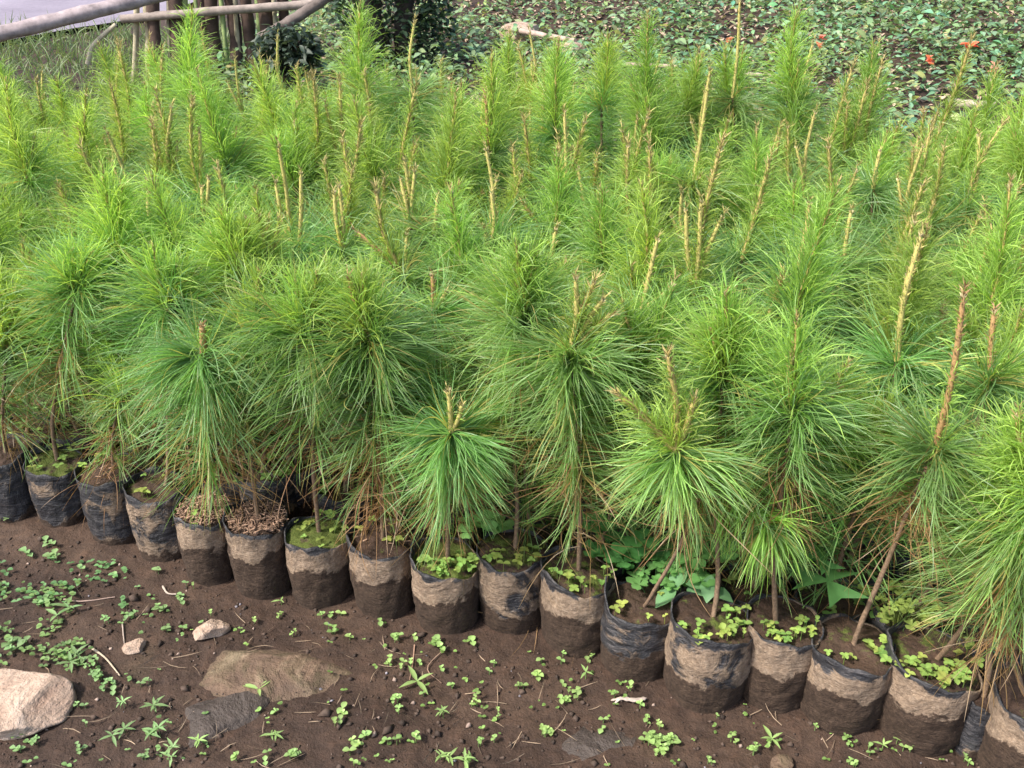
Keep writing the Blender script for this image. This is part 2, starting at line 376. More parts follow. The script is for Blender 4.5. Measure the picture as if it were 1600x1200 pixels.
def shoot(parent, rng, base, tip, kind, thick=1.0, name=None, dens=1.0):
    """one new shoot: 'feather' = clothed in short green needles, 'gold' / 'brown' = a bare scaly candle, 'mixed' = between"""
    base = np.array(base, float); tip = np.array(tip, float); Ln = np.linalg.norm(tip - base)
    midp = (base + tip) / 2 + rng.normal(0, .03, 3) * Ln * [1, 1, 0]
    path = smooth_path([base, midp, tip], 14); T = norm(np.gradient(path, axis=0)); mb = MB()
    bare = kind in ('gold', 'brown', 'mixed'); basec = {'gold': GOLD, 'brown': BROWN * 1.2, 'mixed': GOLD * .7 + BROWN * .3}.get(kind, GOLD * .45 + BROWN * .55)
    r = (.0041 if bare else .0034) * thick * np.linspace(1.0, .72 if bare else .55, 14); r[-1] *= .45
    ct = np.linspace(0, 1, 14)[:, None]; cs = basec * (1 + .15 * ct) if bare else basec * (1.1 + .35 * ct)
    tube(mb, path, r, 1, cs, 7)
    # scales along the candle
    n = int(Ln / .0010 * (1 if bare else .9)); k = rng.integers(0, 14, n); ax = T[k]
    P = path[k] + rng.uniform(0, 1, (n, 1)) * ax * Ln / 13
    ribbons(mb, rng, P, unit_from(ax, rng, n, R(34), .16), rng.uniform(.006, .014, n) * (1.5 if kind == 'mixed' else 1.1), .0017 * thick, .1, 2, basec * rng.uniform(.7, 1.5, (n, 1)), (basec * .7 + PALE * .3) * rng.uniform(.7, 1.15, (n, 1)), 1, .1)
    m = 10; ribbons(mb, rng, np.tile(path[-1] - T[-1] * .004, (m, 1)), unit_from(np.tile(T[-1], (m, 1)), rng, m, R(28), .15), .009, .0022, -.3, 2, PALE * .9, PALE, 1, .1)
    # needles
    nn = {'feather': 420, 'mixed': 260, 'gold': 110, 'brown': 170}[kind]; nn = int(nn * dens * max(.35, Ln / .15))
    lmax = {'feather': .105, 'mixed': .060, 'gold': .022, 'brown': .034}[kind]
    s = rng.beta(.85, 1.3, nn) * .97; kk = np.clip((s * 13).astype(int), 0, 12); ax = T[kk]; P = path[kk] + (s * 13 - kk)[:, None] * ax * Ln / 13
    L = lmax * (1.2 - .78 * s) * rng.uniform(.45, 1.2, nn); y = YOUNG * rng.uniform(.6, 1.35, (nn, 1)); mx = rng.random((nn, 1)) * .6; y = y * (1 - mx) + MATURE * 1.25 * mx
    if kind == 'mixed': y = y * .85 + GOLD * .15
    ribbons(mb, rng, P, unit_from(ax, rng, nn, R(44) - R(14) * s, .26), L, .0015, .5 * rng.uniform(.2, 2.2, nn), 5, y * .85, y * 1.2, 0, .5)
    return mb.build(name or ('candle' if bare else 'shoot'), [M_NEEDLE, M_CANDLE], parent)

def make_bag(parent, seed, Rr, H, soil, rim=(.004, 0.0), mud=.065, dry=.9, moss=.3, lean=(0, 0), flap=0, hi=True):
    rng = np.random.default_rng(seed); n = 64 if hi else 28; kz = 20 if hi else 8; th = np.linspace(0, 2 * math.pi, n, endpoint=False)
    ph = rng.uniform(0, 6.28, 12)
    def rad(t, z):
        f = 1 + .028 * np.sin(2 * t + ph[0]) + .016 * np.sin(3 * t + ph[1]) + .010 * np.sin(7 * t + ph[2] + z * 40) + .009 * np.sin(13 * t + ph[3] - z * 60)
        f = f + .012 * np.sin(z * 95 + 2 * np.sin(2 * t + ph[4])) + .007 * np.sin(z * 230 + 3 * np.sin(3 * t + ph[5]))
        if hi: f = f + .09 * fbm(t * 5 + 9, z * 90, 3, seed % 97)
        q = z / H; return Rr * f * (.96 + .07 * np.clip(q, 0, .4) / .4 - .035 * np.clip((q - .6) / .4, 0, 1) - .10 * np.clip(.12 - q, 0, 1))
    rz = H + rim[0] * np.cos(th - rim[1]) + .0035 * np.sin(3 * th + ph[6]) + .002 * np.sin(8 * th + ph[7])
    if flap: rz = rz + flap * np.exp(-((np.mod(th - rim[1] + math.pi, 2 * math.pi) - math.pi) / .45) ** 2)
    rows = []
    lx, ly = lean
    for q in np.linspace(0, 1, kz):
        z = -.012 + (rz + .012) * q; r = rad(th, z) * (1 + .012 * (q > .97))
        rows.append(np.stack([r * np.cos(th) + lx * z, r * np.sin(th) + ly * z, z], 1))
    top = rows[-1]
    for q in (0, .5, 1):
        z = rz * (1 - q) + (soil - .012) * q; r = rad(th, z) - .0016 - (.0 if q else 0)
        rows.append(np.stack([r * np.cos(th) + lx * z, r * np.sin(th) + ly * z, z + (.0003 if q == 0 else 0)], 1))
    Vv = np.array(rows); K = len(rows); i = np.arange(K - 1)[:, None] * n; j = np.arange(n)[None]; j2 = (j + 1) % n
    mb = MB(); mb.add(Vv.reshape(-1, 3), np.stack([i + j, i + j2, i + n + j2, i + n + j], -1).reshape(-1, 4))
    bag = mb.build('grow_bag', [M_BAG], parent); bag.color = (mud * 5, dry, (H + .002) * 5, 1)
    sb = MB(); kr = 14 if hi else 5; rr = np.linspace(0, 1, kr)
    z0 = soil; r1 = rad(th, np.full(n, z0)) - .001; zr = np.minimum(rz - .002, z0)
    V = []; 
    for q in rr:
        x = r1 * q * np.cos(th); y = r1 * q * np.sin(th)
        z = z0 * (1 - q ** 2) + zr * q ** 2 + fbm(x * 60 + seed, y * 60, 3, 3) * .014 * (q < .97) + (1 - q) * .004
        V.append(np.stack([x + lx * z0, y + ly * z0, z], 1))
    i = np.arange(kr - 1)[:, None] * n
    sb.add(np.array(V).reshape(-1, 3), np.stack([i + j, i + j2, i + n + j2, i + n + j], -1).reshape(-1, 4))
    so = sb.build('soil', [M_POTSOIL], parent); so.color = (moss, 0, 0, 1)
    return bag, so

def weeds_mb(rng, n, Rr, z, size=.011, kind='round', green=(.20, .33, .09), ring=0.2, arc=None):
    mb = MB()
    for _ in range(n):
        a = rng.uniform(0, 6.283) if arc is None else rng.uniform(*arc); r = Rr * math.sqrt(rng.uniform(ring, 1)); h = rng.uniform(.004, .018)
        x, y = r * math.cos(a), r * math.sin(a); k = rng.integers(2, 5); az = rng.uniform(0, 6.28) + np.arange(k) * 6.283 / k
        c = np.array(green) * rng.uniform(.75, 1.3) * np.array([rng.uniform(.85, 1.3), 1, 1]); s = size * rng.uniform(.6, 1.3)
        tube(mb, [(x, y, z - .004), (x, y, z + h)], .0006, 0, c * .7, 4, False)
        leaves(mb, np.tile([x, y, z + h], (k, 1)).astype(float), az, rng.uniform(-.1, .45, k), s, s * .85, c, kind, .2)
    return mb

def litter_mb(rng, n, Rr, z):
    mb = MB()
    for _ in range(n):
        a = rng.uniform(0, 6.283); r = Rr * math.sqrt(rng.uniform(0, 1)); L = rng.uniform(.003, .014); az = rng.uniform(0, 3.14); t = rng.normal(0, .35)
        p = np.array([r * math.cos(a), r * math.sin(a), z + rng.uniform(.001, .010)]); d = np.array([math.cos(az), math.sin(az), t]) * L / 2
        c = np.array([.30, .19, .13]) * rng.uniform(.3, 1.5)
        tube(mb, [p - d, p + d], [rng.uniform(.0004, .0014)] * 2, 0, c, 4, True)
    return mb

def stem_obj(parent, path, r0=.0042, r1=.0028, rng=None):
    mb = MB(); pth = smooth_path(path, 26); tube(mb, pth, np.linspace(r0, r1, 26), 0, np.linspace(1, .8, 26)[:, None] * BARK * 1.35, 8, True, .12, rng)
    return mb.build('stem', [M_BARK], parent)

# ------------------------------------------------------------------ front row, each seedling built to its own shape
PX = dict  # readability
FRONT = [
 PX(c=(3, 706), D=.100, H=.125, base=800, mud=.02, dry=.12, moss=.1, stem=[(4, 660), (10, 540)], n=1300, L=.17, sh=[(-5, 430, 'feather'), (22, 450, 'feather')], rim=(.006, 1.2),
    lab='seedling in the black front bag cut off by the left edge'),
 PX(c=(85, 722), D=.100, H=.118, base=830, mud=.02, dry=.22, moss=.75, stem=[(82, 662), (95, 570), (120, 450)], n=1600, L=.17, sh=[(112, 395, 'feather'), (140, 400, 'feather')], rim=(.005, 2.6), weeds=10,
    lab='seedling in the black bag with a bright mossy rim, second from the left edge'),
 PX(c=(170, 738), D=.103, H=.133, base=865, mud=.02, dry=.28, moss=.25, stem=[(176, 690), (180, 660), (190, 625)], n=620, L=.12, sh=[(188, 590, 'feather')], rim=(.005, 3.3), weeds=7, litter=40,
    lab='short seedling with a small green tuft, in the third front bag from the left'),
 PX(c=(245, 762), D=.097, H=.133, base=885, mud=.03, dry=.36, moss=.45, stem=[(262, 735), (262, 600), (268, 478)], n=1500, L=.17, sh=[(240, 390, 'feather'), (275, 420, 'feather')], rim=(.008, 2.9), weeds=5,
    lab='seedling in the bluish creased bag left of the two chip-topped bags'),
 PX(c=(318, 800), D=.093, H=.125, base=915, mud=.078, dry=1.0, moss=.0, stem=[(330, 740), (322, 640), (317, 548)], dy=-.05, n=2400, L=.175, span=.27, sh=[(316, 508, 'brown')], thick=1.5, rim=(.006, 3.4), litter=620, weeds=3, fan=1.15,
    lab='mop-headed seedling with one blunt brown bud over the left chip-topped bag'),
 PX(c=(402, 810), D=.102, H=.132, base=940, mud=.088, dry=.75, moss=.0, stem=[(395, 740), (385, 640), (400, 520)], dy=.02, n=1300, L=.17, sh=[(405, 430, 'feather')], rim=(.007, 3.0), litter=680,
    lab='thin-stemmed seedling in the chip-topped bag right of the mop-headed one'),
 PX(c=(497, 832), D=.102, H=.120, base=952, mud=.078, dry=1.0, moss=.9, stem=[(490, 740), (488, 640), (470, 520)], n=1900, L=.175, sh=[(460, 440, 'feather'), (495, 430, 'feather')], rim=(.007, 3.5), weeds=16,
    lab='seedling on a thin stem in the moss-green bag, two left of the star-shaped plume'),
 PX(c=(597, 842), D=.105, H=.127, base=970, mud=.080, dry=1.0, moss=.35, stem=[(595, 760), (585, 640), (578, 525)], n=2700, L=.175, span=.30, sh=[(545, 435, 'brown'), (568, 430, 'feather'), (558, 455, 'feather')], rim=(.009, 3.2), weeds=7, litter=10, deadn=220,
    lab='bushy seedling with green-tufted tips and brown dead needles, left of the star-shaped plume'),
 PX(c=(697, 875), D=.106, H=.116, base=988, mud=.070, dry=.95, moss=.8, stem=[(700, 800), (705, 730), (705, 672)], dy=-.05, n=1900, L=.15, span=.16, sh=[(700, 610, 'gold'), (722, 632, 'gold')], rim=(.013, 3.0), weeds=34, fan=1.2, deadn=60,
    lab='low star-shaped seedling with two pale buds at its centre, in a weedy bag'),
 PX(c=(803, 862), D=.107, H=.133, base=992, mud=.045, dry=.5, moss=.55, stem=[(808, 790), (802, 650), (820, 490)], dy=.03, n=1700, L=.17, sh=[(808, 385, 'feather'), (835, 400, 'feather')], rim=(.003, 1.5), weeds=14, clover=(760, 825),
    lab='seedling on a long thin stem in the blue-grey patched bag right of the star-shaped plume'),
 PX(c=(906, 895), D=.113, H=.128, base=1022, mud=.082, dry=.95, moss=.6, stem=[(906, 780), (900, 660), (890, 548)], n=2500, L=.165, span=.29, sh=[(900, 435, 'gold'), (928, 442, 'mixed'), (942, 468, 'gold'), (955, 492, 'mixed')], rim=(.012, 3.1), weeds=14, deadn=80,
    lab='tall front seedling with four golden buds fanning from one point, left of the bent one'),
 PX(c=(1000, 945), D=.108, H=.112, base=1062, mud=.055, dry=.3, moss=.3, stem=[(1018, 930), (1072, 830), (1070, 760), (1055, 702)], dy=-.08, n=1000, L=.15, span=.12, fan=1.1, t0=62, thick=1.2, sh=[(970, 618, 'mixed'), (1044, 558, 'mixed'), (1084, 628, 'mixed')], rim=(.004, 3.0), flap=.035, weeds=6, leanr=1,
    branch=[[(1072, 790), (1120, 775), (1175, 795), (1205, 830)]], bright=1.5, lab='bright green bent seedling with three bristly arms and a drooping side branch'),
 PX(c=(1110, 970), D=.120, H=.127, base=1105, mud=.050, dry=.5, moss=.4, stem=[(1122, 900), (1118, 760), (1130, 590)], dy=.07, n=1100, L=.14, span=.15, sh=[(1134, 460, 'feather'), (1150, 500, 'feather'), (1112, 520, 'feather')], rim=(.010, 3.6), weeds=26,
    lab='upright seedling in the folded scuffed bag behind the bent bright seedling and its drooping branch'),
 PX(c=(1222, 972), D=.107, H=.132, base=1113, mud=.078, dry=.8, moss=.35, stem=[(1210, 880), (1222, 760), (1240, 640)], dy=.02, n=1700, L=.14, span=.13, sh=[(1245, 500, 'feather'), (1236, 560, 'gold')], rim=(.003, 2.8), weeds=24, deadn=40,
    lab='seedling with a green-tipped golden spire, in the bag left of the big sorrel leaf'),
 PX(c=(1330, 1010), D=.117, H=.122, base=1145, mud=.077, dry=.85, moss=.35, stem=[(1345, 975), (1390, 870), (1430, 770), (1462, 700)], n=1150, L=.15, span=.10, sh=[(1506, 462, 'brown')], thick=1.05, rim=(.008, 3.2), weeds=12, deadn=40,
    lab='seedling leaning right on a crooked stem with one long bare red-brown spire'),
 PX(c=(1455, 1030), D=.128, H=.122, base=1170, mud=.082, dry=.95, moss=.5, stem=[(1490, 1000), (1560, 905), (1640, 790)], dy=-.05, n=2000, L=.165, span=.15, sh=[(1660, 720, 'feather'), (1600, 690, 'feather')], rim=(.013, 3.0), flap=.012, weeds=40, bright=1.25,
    lab='seedling slanting out of the right edge from a bag full of cress-like weeds'),
 PX(c=(1536, 1092), D=.046, H=.098, base=1160, mud=.012, dry=.1, moss=.1, stem=[(1545, 1050), (1550, 1000), (1585, 800)], dy=.02, n=1200, L=.17, sh=[(1590, 650, 'feather')], rim=(.003, 1.0),
    lab='thin seedling in the slim clean black bag squeezed in at the lower right'),
 PX(c=(1625, 1090), D=.120, H=.125, base=1172, mud=.075, dry=.8, moss=.2, stem=[(1592, 1060), (1588, 1000), (1650, 800)], dy=.02, n=1200, L=.18, sh=[(1660, 640, 'feather')], rim=(.006, 2.4),
    lab='seedling in the muddy front bag cut off by the right edge'),
]
GROUP = 'pine seedlings in black grow bags set out in the nursery bed'
def add_clover(parent, rng, p, n, size, h, green=(.13, .30, .07), name='clover'):
    mb = MB()
    for _ in range(n):
        a = rng.uniform(0, 6.28); r = rng.uniform(0, size * 1.6); q = np.array([p[0] + r * math.cos(a), p[1] + r * math.sin(a), p[2]]); top = q + [rng.normal(0, .006), rng.normal(0, .006), h * rng.uniform(.6, 1.1)]
        c = np.array(green) * rng.uniform(.8, 1.25); tube(mb, smooth_path([q, (q + top) / 2 + rng.normal(0, .003, 3), top], 5), .0007, 0, c, 4, False)
        s = size * rng.uniform(.7, 1.15); az = rng.uniform(0, 6.28) + np.arange(3) * 2.094
        leaves(mb, np.tile(top, (3, 1)), az, rng.uniform(-.15, .3, 3), s, s * 1.1, c, 'heart', .1, .14)
    return mb.build(name, [M_LEAF], parent)

fronts = []
for k, S in enumerate(FRONT):
    rng = np.random.default_rng(100 + k); H = S['H']
    P = at(S['c'][0], S['c'][1], H); z0 = gz(P[0], P[1]) * .5; P[2] = 0
    t = empty('potted_seedling', (P[0], P[1], z0)); tag(t, S['lab'], 'seedling', GROUP); fronts.append(P)
    soil = H - .004
    rm = S['rim']; flap = S.get('flap', 0)
    # the bag lip is lowest towards the viewer where the photo shows it
    make_bag(t, 300 + k, S['D'] / 2, H, soil, rm, S['mud'], S['dry'], S['moss'], ((.02 if k > 10 else -.02), 0), flap)
    dy = S.get('dy', 0); Q = []
    for i, (a_, b_) in enumerate(S['stem']):
        Q.append(onY(a_, b_, P[1] + dy * (i + 1) / len(S['stem'])) - P - [0, 0, z0])
    base = np.array([(Q[0][0]) * .35, 0, soil - .01]); path = [base] + Q
    stem_obj(t, path, .0040 if S['n'] > 1000 else .0030, .0026, rng)
    sp = smooth_path(path, 60); span = S.get('span', .2) * .92; ln = np.cumsum(np.linalg.norm(np.diff(sp, axis=0), axis=1)[::-1])[::-1]; lo = int(np.searchsorted(-ln, -span)); leafy = sp[max(lo, 8):]
    br = S.get('bright', 1.0); mb = MB()
    plume(mb, rng, leafy, int(S['n'] * 1.25), S['L'] * .90, .80, MATURE * np.array([1 + .35 * (br - 1), 1, 1]) * br, fan=S.get('fan', 1.0), w=.0014, dn=.62, t0=S.get('t0', 40 if S['sh'][0][2] != 'feather' else 14))
    for bp in S.get('branch', []):
        pts = [onY(a_, b_, P[1] - .05 * i / 3 - .02) - P - [0, 0, z0] for i, (a_, b_) in enumerate(bp)]
        bm_ = MB(); tube(bm_, smooth_path(pts, 12), np.linspace(.0028, .0016, 12), 0, BARK * 1.5, 6, True, .1, rng); bo = bm_.build('branch', [M_BARK], t)
        plume(mb, rng, pts, 1100, .10, 2.0, MATURE * np.array([1.35, 1.15, .8]) * 1.5, lo=.1, w=.0015)
    mb.build('needles', [M_NEEDLE], t)
    dn = MB(); dead(dn, rng, [leafy[0] - [0, 0, .035], leafy[len(leafy) // 2]], int(75 + S.get('deadn', 20)), .13); dn.build('dead_needles', [M_NEEDLE], t)
    for (a_, b_, kind) in S['sh']:
        tip = onY(a_, b_, P[1] + dy) - P - [0, 0, z0]
        shoot(t, rng, sp[-1] - (sp[-1] - sp[-3]) * .5, tip, kind, S.get('thick', 1.0))
    if S.get('weeds'): weeds_mb(rng, S['weeds'], S['D'] * .46, soil, .0085, 'round', (.24, .36, .09), .15, (-2.9, .3) if k > 7 else None).build('weed', [M_LEAF], t)
    if S.get('litter'): litter_mb(rng, S['litter'], S['D'] * .46, soil).build('wood_chips' if S['litter'] > 100 else 'litter', [M_CHIP], t)

# ------------------------------------------------------------------ seedlings of the bed behind: a few master plants, copied
def make_master(seed, hw, n, L, shoots, lean=(0, 0), tone=1.0, hs=.2, mud=.06, dry=.3, moss=.4):
    rng = np.random.default_rng(seed); t = empty('potted_seedling', (0, 0, 0)); tag(t, 'x', 'seedling', GROUP)
    make_bag(t, seed + 5, .052, .125, .112, (.006, seed), mud, dry, moss, hi=False)
    lx, ly = lean; path = [(0, 0, .105), (lx * .4 + .008, ly * .4, hw * .5), (lx, ly, hw)]
    stem_obj(t, path, .0045, .003, rng); sp = smooth_path(path, 40); mb = MB()
    lo = int(max(3, 40 * (1 - hs / max(hw - .1, .1)))); plume(mb, rng, sp[lo:], n, L * .95, .85, MATURE * tone, w=.0016, t0=38 if shoots[0][3] != 'feather' else 14)
    nd_ = 30; mb.build('needles', [M_NEEDLE], t)
    dn = MB(); dead(dn, rng, [sp[lo] - [0, 0, .03], sp[lo + 8]], nd_, .13); dn.build('dead_needles', [M_NEEDLE], t)
    for (dx, dy_, dz, kind, th) in shoots: shoot(t, rng, sp[-1] - [0, 0, .004], sp[-1] + [dx, dy_, dz], kind, th)
    weeds_mb(rng, 9, .048, .112, .011).build('weed', [M_LEAF], t)
    return t

# the pixel notes of single spires seen in the photograph: whorl, tips with kind, and a label
SPEC = [
 ((185, 405), [(160, 268, 'feather'), (190, 300, 'feather')], 'broad feathery seedling with yellow-green tip, upper left, above the short tufted front one'),
 ((378, 445), [(345, 330, 'feather'), (385, 350, 'feather'), (330, 370, 'feather')], 'bushy seedling with several fanned green shoots, between the mop-headed one and the three-pronged golden buds'),
 ((42, 275), [(10, 135, 'feather'), (52, 215, 'mixed')], 'tall brown-cored feathery spire near the left edge, with a stubby golden bud beside it'),
 ((270, 292), [(238, 200, 'gold'), (268, 168, 'gold'), (245, 150, 'mixed')], 'seedling with three long bare golden prongs in a tight fan, upper left'),
 ((312, 300), [(300, 165, 'mixed'), (312, 208, 'gold')], 'seedling with two golden candles just right of the three-pronged fan, upper left'),
 ((535, 388), [(530, 292, 'gold'), (522, 300, 'gold')], 'seedling with a thick golden-brown double candle, left of the slanting brown shoots'),
 ((468, 378), [(470, 270, 'gold')], 'seedling with one thick golden candle, left neighbour of the double candle'),
 ((425, 432), [(403, 340, 'mixed'), (418, 345, 'mixed'), (436, 348, 'mixed')], 'seedling with three short stubby yellowish shoots side by side, left of the middle'),
 ((641, 352), [(632, 250, 'gold'), (648, 268, 'gold'), (626, 282, 'gold')], 'seedling with three slim golden prongs in the middle of the bed'),
 ((628, 425), [(588, 300, 'mixed'), (558, 362, 'brown')], 'seedling with two brown shoots slanting to the left, behind the paired green-tufted front one'),
 ((885, 290), [(882, 175, 'gold'), (876, 238, 'gold'), (893, 235, 'gold')], 'seedling with a long straight golden candle and two tiny side ones, right of the middle'),
 ((1085, 458), [(1125, 232, 'mixed'), (1072, 330, 'gold'), (1095, 315, 'gold'), (1128, 340, 'gold')], 'tall seedling with four spiny pinkish-gold shoots behind the bent bright one'),
 ((1160, 402), [(1203, 250, 'mixed')], 'seedling with one long bristly gold spire slanting right, right of the four-shoot one'),
 ((1245, 425), [(1265, 318, 'gold')], 'seedling with a dense golden spire straight above the green-tipped front spire'),
 ((1402, 560), [(1418, 430, 'gold'), (1439, 368, 'gold')], 'seedling with a thick yellow-gold double spire, left of the long red-brown spire'),
 ((1400, 400), [(1442, 290, 'mixed')], 'seedling with a ragged golden shoot pointing up right, above the yellow-gold double spire'),
 ((1083, 285), [(1110, 108, 'gold')], 'seedling with a single long bare pinkish candle near the leafy ground, right of middle'),
 ((1003, 480), [(1027, 376, 'gold'), (1045, 455, 'gold')], 'seedling with a slim curved golden candle, left of the bristly arms'),
 ((677, 482), [(675, 430, 'brown'), (697, 455, 'gold')], 'seedling with a short thick brown bud over a dark hollow, above the star-shaped plume'),
 ((945, 405), [(942, 305, 'feather'), (930, 350, 'mixed')], 'seedling with a bright lime tuft shaped like a brush, middle right'),
 ((770, 372), [(768, 302, 'gold')], 'seedling with a slim short golden candle, centre of the bed'),
 ((678, 362), [(684, 305, 'gold')], 'seedling with a small golden stub, right of the three slim prongs'),
 ((645, 142), [(648, 34, 'gold')], 'rear seedling with a thick golden candle standing against the dark shrub'),
 ((1240, 495), [(1305, 300, 'feather')], 'seedling with a long lush lime-green plume slanting up right, right third of the bed'),
 ((1318, 408), [(1330, 330, 'gold')], 'seedling with a small golden tip peeking beside the long lime-green plume'),
 ((1365, 292), [(1375, 236, 'gold')], 'seedling with a thin yellow candle, upper right'),
 ((1512, 330), [(1562, 200, 'mixed'), (1530, 212, 'gold')], 'seedling with two golden shoots leaning right against the leafy ground, upper right'),
 ((1548, 590), [(1553, 488, 'brown'), (1590, 560, 'feather')], 'seedling with a brown bristly shoot near the right edge, right of the red-brown spire'),
 ((320, 335), [(315, 292, 'gold'), (326, 280, 'gold')], 'seedling with twin thin golden stubs, left third of the bed'),
 ((235, 345), [(232, 300, 'gold')], 'seedling with one small golden stub, left of the twin stubs'),
 ((1145, 150), [(1156, 2, 'gold')], 'rear seedling with a very long thin golden spire reaching the top edge of the photo'),
 ((1235, 150), [(1245, 20, 'feather'), (1240, 70, 'brown')], 'rear seedling with a tall red-brown feathery spire near the top edge, right half'),
 ((1008, 185), [(1012, 28, 'feather')], 'rear seedling with a narrow bright green spire reaching the top edge, right of centre'),
 ((940, 160), [(950, 60, 'feather')], 'rear seedling with a soft pointed spire left of the narrow bright one'),
 ((868, 200), [(872, 70, 'feather')], 'rear seedling with a dark green narrow spire behind the long straight golden candle'),
 ((565, 140), [(562, 12, 'feather')], 'rear seedling with a full green spire near the top edge, below the dark shrub'),
 ((302, 170), [(300, 22, 'feather')], 'rear seedling with a tall narrow green spire in front of the bamboo fence'),
 ((765, 240), [(768, 90, 'feather'), (758, 150, 'brown')], 'rear seedling with a green spire cored with reddish brown, middle of the back edge'),
]
ROW = .118; STEP = .115; ud = np.array([.943, -.334]); cd = np.array([.334, .943])
back_c = lambda u: np.interp(u, [-2.2, -1.2, -.4, .3, .9, 1.6], [2.40, 2.66, 2.72, 2.62, 2.30, 2.05])
slots = []; rg = np.random.default_rng(5)
for r in range(1, 15):
    c = 1.122 + r * ROW
    for k in range(-30, 30):
        u = (k + .5 * (r % 2)) * STEP + rg.normal(0, .012)
        if c + rg.normal(0, .01) > back_c(u): continue
        p = ud * u + cd * (c + rg.normal(0, .012)); X1, Y1 = proj([p[0], p[1], .45])
        if X1 < -75 or X1 > 1690: continue
        slots.append(dict(p=p, r=r, x=X1, spec=None))
for whorl, tips, lab in SPEC:
    zw = np.interp(whorl[1], [140, 260, 500], [.58, .50, .47]); w = at(*whorl, zw)
    if whorl[1] > 470: zw = .47; w = at(*whorl, zw)
    best = min((s for s in slots if s['spec'] is None), key=lambda s: (s['p'][0] - w[0]) ** 2 + (s['p'][1] - w[1]) ** 2)
    best['spec'] = (w, tips, lab); best['p'] = w[:2]
# thin out copies that would stand inside a noted seedling
sp_pos = [s['p'] for s in slots if s['spec']]
slots = [s for s in slots if s['spec'] or min(np.hypot(*(s['p'] - q)) for q in sp_pos) > .065]

def fd(n): return [('feather')] * n
masters = []
mspec = [
 (1, .45, [(.02, 0, .17, 'feather', 1)]), (2, .42, [(.0, .02, .15, 'feather', 1), (.07, .0, .11, 'feather', .9)]),
 (3, .46, [(-.03, .01, .19, 'feather', 1.1)]), (4, .40, [(.03, .01, .13, 'feather', 1), (-.07, .03, .10, 'feather', .9), (.0, -.07, .09, 'feather', .9)]),
 (5, .47, [(.01, .0, .14, 'mixed', 1)]), (6, .43, [(.01, 0, .11, 'gold', 1.1), (.03, .0, .06, 'gold', .8)]),
 (7, .44, [(.02, -.02, .21, 'feather', 1)]), (8, .41, [(.02, 0, .15, 'mixed', 1), (-.05, .01, .10, 'feather', 1)]),
 (9, .46, [(-.03, .02, .12, 'feather', 1), (.05, .02, .14, 'feather', 1)]), (10, .39, [(0, 0, .09, 'feather', 1)]),
 (11, .45, [(.01, 0, .12, 'mixed', 1.1)]), (12, .44, [(-.02, 0, .18, 'feather', 1), (.05, -.03, .1, 'mixed', 1)]),
 (13, .46, [(.01, .01, .17, 'gold', 1), (.035, 0, .10, 'gold', .85)]), (14, .44, [(-.02, 0, .18, 'mixed', 1), (.03, .01, .14, 'mixed', .9)]), (15, .45, [(.02, 0, .22, 'mixed', 1)]),
]
for sd_, hw, sh in mspec:
    masters.append(make_master(sd_, hw, 1000, .165, sh, (random.Random(sd_).uniform(-.02, .03), random.Random(sd_ + 9).uniform(-.02, .02)), 1.0))
LOOK = {0: 'single feathery green spire', 1: 'two uneven feathery shoots', 2: 'tall slim feathery spire', 3: 'low fan of three feathery shoots', 4: 'bristly yellowish spire',
        5: 'short bare golden bud', 6: 'very tall soft green spire', 7: 'bristly spire beside a green shoot', 8: 'forked feathery top', 9: 'small round green tuft', 10: 'stubby bristly bud', 11: 'tall green spire with a bristly side bud', 12: 'long and short straw-coloured candles', 13: 'twin bristly straw-coloured spires', 14: 'very tall bristly straw-coloured spire'}
ORD = lambda n: '%d%s' % (n, 'th' if 10 <= n % 100 <= 20 else {1: 'st', 2: 'nd', 3: 'rd'}.get(n % 10, 'th'))
used = set(); rows = {}
for s in slots: rows.setdefault(s['r'], []).append(s)
pr = random.Random(77)
